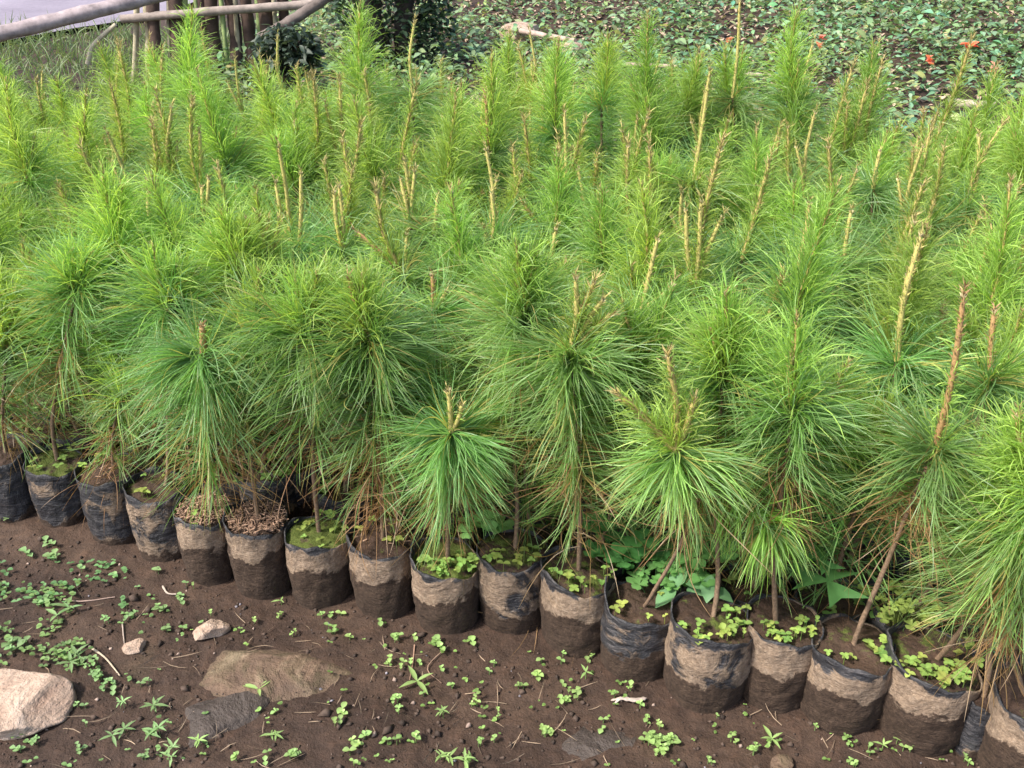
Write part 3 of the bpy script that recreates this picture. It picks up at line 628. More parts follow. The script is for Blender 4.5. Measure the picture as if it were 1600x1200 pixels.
for r in rows:
    rows[r].sort(key=lambda s: s['x'])
    for idx, s in enumerate(rows[r]):
        p = s['p']; z0 = 0.0
        if s['spec']:
            w, tips, lab = s['spec']; hw = w[2]; rng = np.random.default_rng(900 + int(s['x']) * 7 + r)
            t = empty('potted_seedling', (p[0], p[1], z0)); tag(t, lab, 'seedling', GROUP)
            src = masters[idx % 15]
            for ch in src.children:
                if ch.name.split('.')[0] in ('grow_bag', 'soil', 'weed'):
                    c = ch.copy(); col.objects.link(c); c.parent = t
            path = [(-.012, 0, .105), (rng.normal(0, .012), rng.normal(0, .01), hw * .55), (0, 0, hw)]; stem_obj(t, path, .0045, .003, rng)
            spth = smooth_path(path, 40); mb = MB(); plume(mb, rng, spth[18:], 1050, .155, .85, MATURE, w=.0015, t0=40 if tips[0][2] != 'feather' else 14); mb.build('needles', [M_NEEDLE], t)
            for (a_, b_, kind) in tips:
                q = onY(a_, b_, p[1] + .01) - [p[0], p[1], z0]; shoot(t, rng, (0, 0, hw - .004), q, kind, 1.05)
            continue
        far = np.clip((r - 6) / 5, 0, 1); right = np.clip((s['x'] - 500) / 600, 0, 1)
        if r <= 2: choice = pr.choice([0, 1, 3, 3, 7, 8, 9, 9, 9, 10])
        elif pr.random() < .5 + .3 * far: choice = pr.choice([0, 2, 6, 11, 8, 4, 13, 14, 14, 12])
        else: choice = pr.choice([1, 3, 4, 5, 5, 7, 10, 12, 13, 4])
        src = masters[choice]
        if choice in used: t = copy_tree(src)
        else: t = src; used.add(choice)
        sc = pr.uniform(.86, 1.04) + .05 * far * right - (.06 if s['x'] < 350 and r > 5 else 0)
        if r == 1: sc *= .93
        t.location = (p[0], p[1], z0); t.rotation_euler = (pr.gauss(0, .08), pr.gauss(.02, .08), pr.uniform(0, 6.28)); t.scale = (1.0, 1.0, sc)
        side = 'left' if s['x'] < 800 else 'right'; rank = idx + 1 if side == 'left' else len(rows[r]) - idx
        t['label'] = '%s, %s row back, %s from the %s edge' % (LOOK[choice], ORD(r + 1), ORD(rank), side)
for i, m in enumerate(masters):
    if i not in used:
        for ch in list(m.children): bpy.data.objects.remove(ch)
        bpy.data.objects.remove(m)
print('slots', len(slots) + len(FRONT))

# ------------------------------------------------------------------ stones
def stone(name, px, py, size, mtl, lab, seed, sink=.35, flat=1.0, ang=0, sq=2.4, cat='stone', grp=None, base=(1, 1, 1)):
    rng = np.random.default_rng(seed); p = gp(px, py); nu, nv = 110, 64
    th = np.linspace(0, 2 * math.pi, nu, endpoint=False); ph = np.linspace(-math.pi / 2, math.pi / 2, nv); T, Pp = np.meshgrid(th, ph)
    d = np.stack([np.cos(Pp) * np.cos(T), np.cos(Pp) * np.sin(T), np.sin(Pp)], -1)
    r = (np.abs(d) ** sq).sum(-1) ** (-1 / sq)
    for _ in range(16):   # chipped facets
        nrm = norm(rng.normal(size=3)); c = rng.uniform(.72, .95); dt = d @ nrm; r = np.where(dt > 1e-3, np.minimum(r, c / np.maximum(dt, 1e-3)), r)
    w3 = np.minimum(np.cos(Pp) * 1.5, 1); r = r * (1 + .16 * fbm(d[..., 0] * 2.2 + 20 + seed, d[..., 1] * 2.2 + d[..., 2] * 1.7, 5, seed) + .05 * fbm(d[..., 0] * 9 + seed, d[..., 1] * 9 + d[..., 2] * 7, 4, seed))
    V = d * r[..., None] * np.array(size) / 2; V[..., 2] *= flat
    i = np.arange(nv - 1)[:, None] * nu; j = np.arange(nu)[None]; j2 = (j + 1) % nu; mb = MB()
    mb.add(V.reshape(-1, 3), np.stack([i + j, i + j2, i + nu + j2, i + nu + j], -1).reshape(-1, 4), 0, base)
    o = mb.build(name, [mtl]); o.location = (p[0], p[1], p[2] + size[2] * flat * (.5 - sink)); o.rotation_euler = (0, 0, ang); tag(o, lab, cat, grp); return o
stone('stone', 22, 1112, (.165, .12, .075), M_STONE, 'large pale pinkish boulder-like stone cut off by the left edge at the bottom', 4, .45, 1, -.1, 3.0)
stone('stone', 450, 1050, (.300, .165, .07), M_STONE_MOSS, 'long flat yellowish mossy stone half sunk in the soil below the front bags', 12, .78, 1, -.05)
stone('stone_slab', 352, 1108, (.165, .150, .05), M_SLAB, 'flat dark grey slab almost level with the soil, below the long mossy stone', 23, .86, 1, .4, 3.2)
stone('stone', 330, 990, (.062, .034, .032), M_STONE, 'small angular whitish stone lying above the left end of the mossy stone', 31, .3, 1, .35)
stone('stone', 211, 1013, (.036, .032, .018), M_STONE, 'small flat grey stone among weeds left of the angular whitish one', 37, .3, 1, .2)
stone('stone', 1222, 1197, (.036, .03, .02), M_STONE_MOSS, 'yellowish stone at the very bottom edge, right of centre', 41, .4)
stone('stone', 950, 1150, (.15, .10, .04), M_SLAB, 'buried stone whose low dark back barely shows near the bottom centre', 47, .945, 1, .1)
stone('stone', 815, 6, (.26, .2, .14), M_STONE, 'pale pink rock on the leafy ground at the top edge, left one of two', 51, .4, 1, .1)
stone('stone', 898, 22, (.20, .13, .12), M_STONE, 'pale tilted rock on the leafy ground near the top edge, right one of two', 57, .35, 1, .7)

# ------------------------------------------------------------------ pebbles and clods (uncountable)
rng = np.random.default_rng(8); mb = MB(); oc = np.array([[1, 0, 0], [0, 1, 0], [-1, 0, 0], [0, -1, 0], [0, 0, 1], [0, 0, -1]], float)
of = np.array([[0, 1, 4], [1, 2, 4], [2, 3, 4], [3, 0, 4], [1, 0, 5], [2, 1, 5], [3, 2, 5], [0, 3, 5]])
n = 5200; x = rng.uniform(-1.25, 1.1, n); y = rng.uniform(.62, 1.45, n); ok = (.334 * x + .943 * y) < 1.09; x = x[ok]; y = y[ok]; n = len(x)
zz = gheight(x, y); s = rng.gamma(2.0, .0011, n) + .0007; pal = rng.random(n)
for k in range(n):
    V = oc * s[k] * rng.uniform(.6, 1.3, (6, 1)) * [1, rng.uniform(.6, 1), .7]; a = rng.uniform(0, 6.28); ca, sa = math.cos(a), math.sin(a)
    V = np.stack([V[:, 0] * ca - V[:, 1] * sa, V[:, 0] * sa + V[:, 1] * ca, V[:, 2]], 1) + [x[k], y[k], zz[k] + s[k] * .25]
    c = (.062, .042, .032) if pal[k] < .93 else ((.30, .22, .18) if pal[k] < .97 else (.22, .20, .22))
    mb.add(V, of, 0, np.array(c) * rng.uniform(.6, 1.5))
tag(mb.build('soil_crumbs', [M_PEBBLE], smooth=True), 'loose crumbs and grit scattered over the dark soil in front of the bags', 'soil crumbs', kind='stuff')

# ------------------------------------------------------------------ weeds on the soil
def sprout(px, py, k=3, size=.012, shape='round', h=.010, green=(.22, .36, .10), seed=0):
    rng = np.random.default_rng(seed); p = gp(px, py); mb = MB()
    for j in range(k):
        a = rng.uniform(0, 6.28); r = size * rng.uniform(.0, 1.3) * (k > 1); q = np.array([r * math.cos(a), r * math.sin(a), 0]); hh = h * rng.uniform(.5, 1.3)
        c = np.array(green) * rng.uniform(.8, 1.25); tube(mb, [q - [0, 0, .004], q + [0, 0, hh]], .0007, 0, c * .8, 4, False)
        m = 2 if shape != 'lance' else rng.integers(3, 6); az = rng.uniform(0, 6.28) + np.arange(m) * 6.283 / m + rng.normal(0, .2, m); s = size * rng.uniform(.6, 1.15, m)
        leaves(mb, np.tile(q + [0, 0, hh], (m, 1)), az, rng.uniform(-.05, .5, m), s * (1.7 if shape == 'lance' else 1), s * (.45 if shape == 'lance' else .9), c, shape, .2)
        if rng.random() < .5 and shape != 'lance': leaves(mb, np.tile(q + [0, 0, hh + .003], (m, 1)), az + 1.57, rng.uniform(.2, .7, m), s * .55, s * .5, c * 1.15, shape, .1)
    o = mb.build('weed_sprout', [M_LEAF]); o.location = p; return o
SPR = [(30, 808, 3, 'heart', .030), (72, 850, 3, 'oval', .018), (75, 880, 3, 'oval', .02), (45, 870, 2, 'oval', .02), (128, 893, 1, 'round', .014), (180, 903, 1, 'round', .013), (244, 897, 2, 'round', .013), (292, 917, 1, 'round', .010), (303, 921, 1, 'round', .009),
 (290, 940, 2, 'round', .012), (215, 921, 1, 'round', .008), (60, 945, 3, 'oval', .020), (90, 965, 2, 'lance', .024), (110, 958, 1, 'lance', .022), (205, 965, 2, 'round', .013), (165, 974, 2, 'round', .011), (248, 958, 4, 'round', .013), (262, 985, 3, 'round', .013), (330, 962, 1, 'round', .009),
 (398, 974, 1, 'round', .015), (440, 965, 2, 'round', .010), (462, 990, 2, 'round', .009), (377, 990, 1, 'round', .008), (440, 945, 1, 'lance', .014), (512, 968, 2, 'round', .014), (520, 990, 3, 'round', .014), (533, 962, 1, 'round', .013), (547, 1000, 1, 'round', .012), (595, 977, 1, 'round', .017),
 (620, 1003, 3, 'round', .013), (648, 1003, 1, 'round', .011), (683, 1010, 3, 'round', .015), (738, 1006, 1, 'round', .018), (30, 1010, 4, 'oval', .020), (8, 1025, 3, 'round', .014), (120, 1030, 3, 'lance', .018), (150, 1060, 6, 'round', .012), (170, 1075, 5, 'round', .011), (145, 1040, 4, 'round', .013), (228, 1071, 2, 'oval', .012), (178, 1083, 1, 'round', .012),
 (105, 1098, 2, 'round', .010), (125, 1105, 2, 'round', .010), (195, 1107, 2, 'lance', .010), (243, 1120, 2, 'lance', .017), (135, 1135, 1, 'round', .010), (180, 1150, 2, 'lance', .016), (240, 1150, 3, 'lance', .015), (55, 1165, 2, 'round', .009), (25, 1178, 2, 'oval', .012), (125, 1180, 3, 'oval', .011), (230, 1182, 3, 'round', .010),
 (310, 1167, 2, 'lance', .013), (275, 1182, 3, 'lance', .015), (405, 1082, 1, 'lance', .024), (430, 1115, 1, 'round', .009), (425, 1150, 2, 'lance', .012), (535, 1115, 2, 'round', .014), (525, 1133, 2, 'round', .012), (550, 1190, 2, 'round', .012), (370, 1188, 2, 'round', .011), (420, 1185, 2, 'oval', .012), (455, 1187, 3, 'oval', .014),
 (605, 1042, 3, 'round', .010), (630, 1043, 2, 'round', .010), (648, 1042, 2, 'round', .011), (652, 1070, 1, 'lance', .026), (690, 1048, 1, 'round', .010), (765, 1045, 2, 'round', .011), (706, 1075, 2, 'round', .010), (662, 1088, 1, 'round', .011), (617, 1098, 3, 'round', .010), (625, 1115, 2, 'oval', .010), (740, 1098, 2, 'round', .009), (745, 1105, 2, 'round', .009), (775, 1118, 2, 'round', .009), (690, 1115, 2, 'lance', .010),
 (810, 1077, 2, 'round', .010), (840, 1062, 3, 'round', .013), (880, 1080, 2, 'round', .011), (885, 1098, 4, 'round', .011), (900, 1085, 2, 'oval', .014), (848, 1145, 4, 'round', .010), (858, 1152, 3, 'round', .010), (846, 1036, 1, 'round', .011), (882, 1033, 2, 'round', .010), (925, 1032, 2, 'round', .011), (915, 1060, 1, 'lance', .014), (960, 1090, 1, 'oval', .010), (985, 1078, 1, 'oval', .012), (1000, 1107, 1, 'round', .010),
 (552, 1165, 2, 'round', .014), (570, 1155, 1, 'oval', .016), (612, 1157, 2, 'round', .011), (625, 1160, 1, 'round', .010), (660, 1157, 2, 'round', .011), (750, 1165, 2, 'round', .010), (772, 1160, 1, 'round', .010), (690, 1187, 3, 'lance', .013), (730, 1190, 3, 'lance', .015), (1010, 1128, 3, 'round', .010), (1030, 1140, 2, 'round', .010), (945, 1140, 2, 'oval', .012), (1020, 1165, 8, 'round', .014), (1040, 1160, 6, 'round', .013), (1030, 1180, 5, 'round', .012),
 (1147, 1158, 2, 'round', .009), (1180, 1175, 5, 'round', .010), (1205, 1160, 1, 'lance', .022), (1273, 1141, 1, 'round', .009), (1325, 1157, 2, 'round', .011), (1358, 1173, 2, 'round', .010), (1400, 1160, 2, 'round', .011), (1415, 1168, 2, 'round', .010), (1378, 1172, 1, 'lance', .012), (1108, 1195, 2, 'round', .010), (1335, 1197, 3, 'round', .009), (1510, 1196, 2, 'round', .010), (1120, 1122, 1, 'round', .008)]
SW = {'round': 'tiny round-leaved sprout', 'oval': 'small oval-leaved weed', 'lance': 'small narrow-leaved weed', 'heart': 'large-leaved clover sprout'}
COLS = [(40, 'the cut-off leftmost bag'), (130, 'the bag with the bright mossy rim'), (215, 'the third front bag from the left'), (285, 'the bluish creased bag'), (360, 'the left chip-topped bag'), (450, 'the right chip-topped bag'), (545, 'the moss-green bag'),
        (645, 'the bag left of the star-shaped seedling'), (748, "the star-shaped seedling's bag"), (855, 'the blue-grey patched bag'), (950, "the four-bud seedling's bag"), (1060, "the bent bright seedling's bag"), (1165, 'the folded scuffed bag'), (1265, 'the bag left of the big sorrel leaf'), (1375, 'the round bag of the crooked stem'), (1700, 'the cress-filled bag')]
cnt = {}
for k, (a_, b_, kk, shp, sz) in sorted(enumerate(SPR), key=lambda e: e[1][1]):
    o = sprout(a_, b_, kk, sz * .72, shp, .009 if shp != 'lance' else .012, (.26, .39, .13) if a_ > 300 else (.20, .32, .13), 500 + k)
    w = SW[shp]; ar = next(n_ for lim, n_ in COLS if a_ < lim); cnt[(w, ar)] = cnt.get((w, ar), 0) + 1
    tag(o, '%s, %s going down from %s' % (w, ORD(cnt[(w, ar)]), ar), 'weed', w + 's on the soil')
# fine ground cover of the left edge and thin algae-green specks: nobody could count it
mb = MB(); rng = np.random.default_rng(31)
def carpet(px0, px1, py0, py1, n, size, green, kind='round', fall=None):
    a_ = rng.uniform(px0, px1, n); b_ = rng.uniform(py0, py1, n)
    keep = (vnoise(a_ / 42, b_ / 30, 4) + rng.normal(0, .13, n)) > (.5 if fall is None else fall); a_ = a_[keep]; b_ = b_[keep]; m = len(a_)
    P = np.array([gp(u, v) for u, v in zip(a_, b_)]) + np.stack([0 * a_, 0 * a_, rng.uniform(.002, .012, m)], 1)
    c = np.array(green) * rng.uniform(.6, 1.35, (m, 1)); s = size * rng.uniform(.5, 1.3, m)
    for rot in (0, 3.14):
        leaves(mb, P, rng.uniform(0, 6.28, m) * (rot == 0) + rot + 0, rng.uniform(-.1, .5, m), s, s * .85, c, kind, .2)
carpet(-60, 130, 915, 1040, 430, .0075, (.17, .27, .09)); carpet(0, 330, 930, 1200, 420, .006, (.17, .29, .10), fall=.62)
carpet(300, 1500, 960, 1200, 620, .0055, (.20, .33, .09), fall=.66); carpet(-40, 200, 880, 960, 160, .008, (.13, .26, .10), fall=.5)
tag(mb.build('ground_cover', [M_LEAF]), 'fine low weeds carpeting the dark soil in the lower left', 'ground cover', kind='stuff')
# rough grass blades and dry straws lying about
mb = MB()
n = 260; a_ = rng.uniform(-20, 1500, n); b_ = rng.uniform(930, 1200, n); ok = b_ > 860 + a_ * .21; a_ = a_[ok]; b_ = b_[ok]
P = np.array([gp(u, v) for u, v in zip(a_, b_)]) + [0, 0, .003]; n = len(P); az = rng.uniform(0, 6.28, n); D = np.stack([np.cos(az), np.sin(az), rng.uniform(-.02, .12, n)], 1)
ribbons(mb, rng, P, D, rng.uniform(.015, .05, n), .0012, .1, 3, np.array([.26, .19, .13]) * rng.uniform(.4, 1.4, (n, 1)), (.3, .22, .15), 0, .5)
tag(mb.build('dry_straws', [M_CHIP]), 'thin dry straws and fallen needles lying on the dark soil', 'straws', kind='stuff')

# leafy plants among the bags
rng = np.random.default_rng(64)
def thing_mesh(mb, name, mats, loc, lab, cat, grp=None):
    o = mb.build(name, mats); o.location = loc; return tag(o, lab, cat, grp)
def clover_clump(px, py, z, n, size, h, lab, spread=.04, green=(.13, .29, .07), seed=1):
    rg_ = np.random.default_rng(seed); p = at(px, py, z); mb = MB()
    for _ in range(n):
        a = rg_.uniform(0, 6.28); r = spread * math.sqrt(rg_.random()); q = np.array([r * .3 * math.cos(a), r * .3 * math.sin(a), -.03]); top = np.array([r * math.cos(a), r * math.sin(a), h * rg_.uniform(.2, 1.0)])
        c = np.array(green) * rg_.uniform(.75, 1.3); tube(mb, smooth_path([q, (q * .5 + top * .5) * [.8, .8, 1.2], top], 6), .0008, 0, c, 4, False)
        s = size * rg_.uniform(.65, 1.2); az = rg_.uniform(0, 6.28) + np.arange(3) * 2.094
        leaves(mb, np.tile(top, (3, 1)), az, rg_.uniform(-.2, .25, 3), s, s * 1.15, c, 'heart', .12, .16)
    o = mb.build('clover_plant', [M_LEAF]); o.location = p; return tag(o, lab, 'clover')
clover_clump(757, 838, .14, 7, .020, .03, 'pale green clover with heart-shaped leaves between the star-shaped seedling and the long thin stem', .03, (.20, .38, .12), 1)
clover_clump(975, 862, .13, 26, .022, .06, 'dense dark green clover patch behind the torn bag, left of the bent bright seedling', .06, (.10, .25, .07), 2)
clover_clump(1085, 880, .13, 16, .024, .05, 'clover patch under the drooping branch of the bent bright seedling', .06, (.12, .28, .08), 3)
clover_clump(870, 800, .12, 14, .014, .05, 'small-leaved clover tangle behind the long thin stem, left of the four-bud seedling', .05, (.10, .24, .06), 4)
clover_clump(1020, 912, .12, 16, .015, .03, 'low small-leaved clover spilling over the back of the torn bag', .045, (.13, .30, .09), 6)
clover_clump(1405, 950, .13, 34, .011, .03, 'yellow-green small clover heap on the bag behind the leaning seedling', .05, (.30, .40, .10), 7)
clover_clump(650, 800, .12, 12, .012, .03, 'small clover tuft behind the star-shaped seedling, left side', .04, (.13, .28, .08), 8)
# big star-leaved wood sorrel: three wedge leaflets per leaf
mb = MB()
for (lx_, ly_, lz, s, a0) in [(0.002, -.01, .018, .046, -1.25), (.002, .035, .02, .030, .9)]:
    top = np.array([lx_, ly_, lz]); tube(mb, smooth_path([(0, .02, -.05), (lx_ * .5, ly_ * .5 + .01, -.01), top], 6), .001, 0, (.1, .2, .06), 5, False)
    for q in range(3):
        a = a0 + q * 2.094; H_ = np.array([math.cos(a), math.sin(a), 0]); Sd_ = np.array([-math.sin(a), math.cos(a), 0]); K = 7; V = []
        for i in range(K):
            tt = i / (K - 1); wd = s * (.06 + .62 * tt); notch = s * .30 * max(0, (tt - .5) / .5) ** 1.2
            for e in np.linspace(-1, 1, 7):
                V.append(top + H_ * (s * tt * (1.0 + .08 * abs(e)) - notch * (1 - abs(e))) + Sd_ * wd * e + np.array([0, 0, .12 * s * abs(e) * tt - .10 * s * tt * tt]))
        ii_ = np.arange(K - 1)[:, None] * 7; jj_ = np.arange(6)[None]
        mb.add(np.array(V), np.stack([ii_ + jj_, ii_ + jj_ + 1, ii_ + 8 + jj_, ii_ + 7 + jj_], -1).reshape(-1, 4), 0, np.array([.065, .17, .05]) * (1.0 if s > .035 else 1.5))
thing_mesh(mb, 'sorrel_plant', [M_LEAF], at(1285, 916, .20), 'big star-shaped dark green sorrel leaf standing between two front bags at lower right', 'sorrel')
# broad nettle-like leaves behind the bags
for (px, py, s, lab) in [(1090, 905, .045, 'broad toothed pale leaves hanging under the bent bright seedling'), (1500, 965, .055, 'long pale pointed leaf above the weedy bag at the lower right')]:
    mb = MB(); nl_ = 6 if px < 1200 else 3; az = rng.uniform(-2.6, -.3, nl_); P0 = rng.normal(0, .025, (nl_, 3)) * [1, .6, .4]
    tube(mb, [(0, .02, -.06), (0, 0, .03)], .0015, 0, (.1, .18, .06), 5)
    leaves(mb, P0, az, rng.uniform(-.3, .2, nl_), s, s * (.6 if px < 1200 else .32), (.15, .29, .13), 'oval', .3, .1)
    thing_mesh(mb, 'broadleaf_weed', [M_LEAF], at(px, py, .14), lab, 'weed')

# under-canopy litter in the bed
mb = MB(); n = 2600; u = rng.uniform(-1.5, 1.7, n); c = rng.uniform(1.15, 2.0, n); P = np.stack([ud[0] * u + cd[0] * c, ud[1] * u + cd[1] * c, rng.uniform(.01, .02, n)], 1)
az = rng.uniform(0, 6.28, n); D = np.stack([np.cos(az), np.sin(az), rng.uniform(-.02, .1, n)], 1)
ribbons(mb, rng, P, D, rng.uniform(.05, .14, n), .0013, .1, 4, DEAD * rng.uniform(.3, 1.1, (n, 1)), DEAD * .8, 0, .3)
tag(mb.build('needle_litter', [M_CHIP]), 'fallen brown needles lying between the bags', 'needle litter', kind='stuff')

# twigs and a dry leaf on the soil
def twig(pts, r, c, lab, name='twig', lift=.003):
    mb = MB(); P = np.array([gp(a_, b_) for a_, b_ in pts]) + [0, 0, lift]; o0 = P[0].copy(); rg_ = np.random.default_rng(len(lab))
    tube(mb, smooth_path(P - o0, 10), np.linspace(r, r * .5, 10), 0, c, 6, True, .2, rg_); o = mb.build(name, [M_WOOD]); o.location = o0; tag(o, lab, 'twig' if name == 'twig' else name)
twig([(100, 938), (130, 941), (180, 934)], .0016, (.32, .23, .19), 'thin pinkish twig lying on the soil at the left, below the brown-smeared bags')
twig([(255, 918), (262, 928), (276, 931)], .0022, (.34, .28, .23), 'short curved whitish twig below the bluish creased bag')
twig([(192, 978), (194, 1000), (196, 1015)], .0013, (.30, .24, .20), 'short upright straw beside the small flat grey stone')
twig([(140, 1012), (165, 1030), (188, 1058)], .0022, (.42, .34, .25), 'dry pale stalk slanting through the weed clump right of the boulder')
twig([(648, 1010), (645, 1040), (640, 1065)], .0012, (.28, .17, .12), 'thin reddish straight stalk below the star-shaped seedling bag')
twig([(700, 1010), (668, 1045), (690, 1070)], .0010, (.26, .17, .12), 'thin bent reddish stalk right of the straight one')
twig([(345, 795), (370, 808), (400, 822)], .0014, (.45, .32, .22), 'slender brown twig lying across the two chip-topped bags', lift=.14)
mb = MB(); tube(mb, smooth_path([(-.024, 0, 0), (-.008, .002, .003), (.01, -.001, .004), (.028, .004, .001)], 14), .38 * np.array([.002, .006, .004, .007, .009, .006, .010, .0085, .012, .009, .0125, .008, .009, .002]), 0, (.42, .34, .29), 7, True, .35, np.random.default_rng(3))
tube(mb, [(-.012, .001, .003), (-.02, -.008, .002)], [.003, .001], 0, (.5, .42, .36), 5)
o = mb.build('dry_leaf', [M_CHIP]); o.location = gp(980, 1098) + [0, 0, .004]; o.scale = (1, 1, .5); tag(o, 'curled whitish dead leaf like a wood sliver on the soil, lower centre-right', 'dry leaf')

# ------------------------------------------------------------------ background: leafy ground
rng = np.random.default_rng(99)
mb = MB()
def bleaves(n, x0, x1, y0, y1, size, green, hgt, kind='oval', thr=.42, seed=2, xmin=None):
    y = y0 + (y1 - y0) * rng.random(n) ** 1.2; x = rng.uniform(x0, x1, n)
    keep = (vnoise(x * 3.1, y * 2.2, seed) * .6 + vnoise(x * 9, y * 7, seed + 1) * .4 + rng.normal(0, .06, n)) > thr
    keep &= ~((x < -1.9) & (y > 6.2))
    x, y = x[keep], y[keep]; m = len(x); hh = rng.random(m) ** 1.3 * hgt * (.4 + vnoise(x * 1.6, y * 1.6, 9))
    P = np.stack([x, y, gheight(x, y) + .01 + hh], 1); c = np.array(green) * rng.uniform(.55, 1.5, (m, 1)) * (1 + .25 * rng.normal(size=(m, 3)) * [.5, .15, .5]); s = size * rng.uniform(.5, 1.35, m)
    leaves(mb, P, rng.uniform(0, 6.28, m), rng.uniform(-.5, .7, m), s, s * .62, np.clip(c, .01, 1), kind, .25, .15, rng.normal(0, .4, m))
bleaves(22000, -1.6, 4.5, 2.9, 6.5, .030, (.16, .25, .12), .12, thr=.36)
bleaves(34000, -1.6, 7.0, 5, 12, .045, (.16, .25, .125), .18, thr=.34)
bleaves(22000, .8, 6.5, 3.2, 9, .036, (.135, .25, .14), .24, thr=.40, seed=14)
bleaves(7000, -1.6, 7.0, 3, 10, .045, (.27, .32, .14), .12, 'round', .45, 33)
tag(mb.build('leafy_ground_cover', [M_LEAF]), 'low broad-leaved creepers covering the ground behind the bed', 'ground cover', kind='stuff')
mb = MB(); n = 9000; x = rng.uniform(-4.4, -1.2, n); y = 2.6 + 4.6 * rng.random(n)
P = np.stack([x, y, gheight(x, y)], 1); az = rng.uniform(0, 6.28, n); el = rng.uniform(.7, 1.5, n); D = np.stack([np.cos(az) * np.cos(el), np.sin(az) * np.cos(el), np.sin(el)], 1)
ribbons(mb, rng, P, D, rng.uniform(.06, .2, n), .006, .9, 4, np.array([.10, .17, .065]) * rng.uniform(.6, 1.5, (n, 1)), (.20, .24, .11), 0, .3)
tag(mb.build('grass', [M_LEAF]), 'rough grass between the seedling bed and the road', 'grass', kind='stuff')
mb = MB(); n = 12000; x = rng.uniform(-1.5, 5.5, n); y = rng.uniform(3.0, 9.5, n); P = np.stack([x, y, gheight(x, y) + .015], 1)
leaves(mb, P, rng.uniform(0, 6.28, n), rng.uniform(-.3, .3, n), rng.uniform(.02, .07, n), rng.uniform(.015, .035, n), np.array([.32, .23, .17]) * rng.uniform(.4, 1.6, (n, 1)), 'oval', .3, .25)
tag(mb.build('leaf_litter', [M_CHIP]), 'brown fallen leaves between the creepers', 'leaf litter', kind='stuff')

RED = [(1518, 33, (.75, .10, .07), 1.3, 'bright red fallen flower near the top right corner'), (1285, 24, (.62, .20, .14), .8, 'small red blossom near the top edge, left of the bright red flower'), (1137, 70, (.70, .32, .22), .8, 'pale red blossom left of the long thin golden spire'),
       (1450, 80, (.80, .30, .18), 1.0, 'orange blossom under the bright red flower'), (1275, 74, (.60, .28, .20), .8, 'dusty pink blossom on the leafy ground behind the tall red-brown spire'), (1548, 90, (.62, .28, .2), .8, 'dull orange blossom near the right edge'), (1345, 23, (.70, .42, .28), .7, 'pale orange blossom at the top between the two red ones'), (1482, 26, (.75, .62, .35), .6, 'small yellowish blossom left of the bright red flower')]
for k, (a_, b_, c_, sz, lab) in enumerate(RED):
    rg_ = np.random.default_rng(k + 70); mb = MB(); m = 7; leaves(mb, rg_.normal(0, .008, (m, 3)), np.arange(m) * .9 + rg_.uniform(0, 1, m), rg_.uniform(.1, .9, m), .034 * sz, .027 * sz, np.array(c_) * rg_.uniform(.7, 1.2, (m, 1)), 'round', .2, .2)
    p = gp(a_, b_); mb.build  # petals resting on the leaves
    o = mb.build('fallen_flower', [M_LEAF]); o.location = p + np.array([0, -.05, .16]); tag(o, lab, 'flower')
def bgstick(pts, r, c, lab, lift=.08):
    mb = MB(); P = np.array([gp(a_, b_) for a_, b_ in pts]) + [0, 0, lift]; o0 = P[0].copy(); tube(mb, smooth_path(P - o0, 12), np.linspace(r, r * .7, 12), 0, c, 7, True, .2, np.random.default_rng(3))
    o = mb.build('fallen_stick', [M_WOOD]); o.location = o0; tag(o, lab, 'stick')
bgstick([(1140, 108), (1190, 110), (1265, 116)], .012, (.34, .27, .21), 'thin pale stick lying on the leafy ground right of the bare pinkish candle')
bgstick([(1498, 128), (1530, 130), (1562, 128)], .02, (.40, .32, .25), 'short thick pale stick on the leafy ground at the upper right')
bgstick([(960, 98), (1005, 98), (1060, 101)], .012, (.38, .28, .22), 'thin stick behind the narrow bright spire, right of centre')
bgstick([(800, 22), (850, 26), (900, 22)], .018, (.40, .30, .25), 'stick lying beside the two pale rocks at the top')

# ------------------------------------------------------------------ rail, bamboo fence, shrub at the top left
def pole(p0, p1, r, c, name, lab, cat, bow=.02, seed=0, wob=.06):
    rg_ = np.random.default_rng(seed); p0 = np.array(p0, float); p1 = np.array(p1, float); mid = (p0 + p1) / 2 + rg_.normal(0, bow, 3)
    mb = MB(); pth = smooth_path([p0 - p0, mid - p0, p1 - p0], 24); tube(mb, pth, r * (1 + .05 * np.sin(np.arange(24) * 1.7)), 0, c, 12, True, wob, rg_)
    o = mb.build(name, [M_WOOD]); o.location = p0; tag(o, lab, cat); return o
pl = onY(-120, 82, 4.6); pr_ = onY(330, -28, 5.2)
pole(pl, pr_, .034, (.33, .27, .27), 'wooden_rail', 'round grey-brown wooden rail slanting across the top left corner above the grass', 'rail', .015, 3)
fence = empty('bamboo_fence', (at(330, 95, 0)[0], 5.4, 0)); tag(fence, 'rough fence of upright dark bamboo slats behind the left part of the bed', 'fence')
fo = np.array(fence.location); rg_ = np.random.default_rng(12)
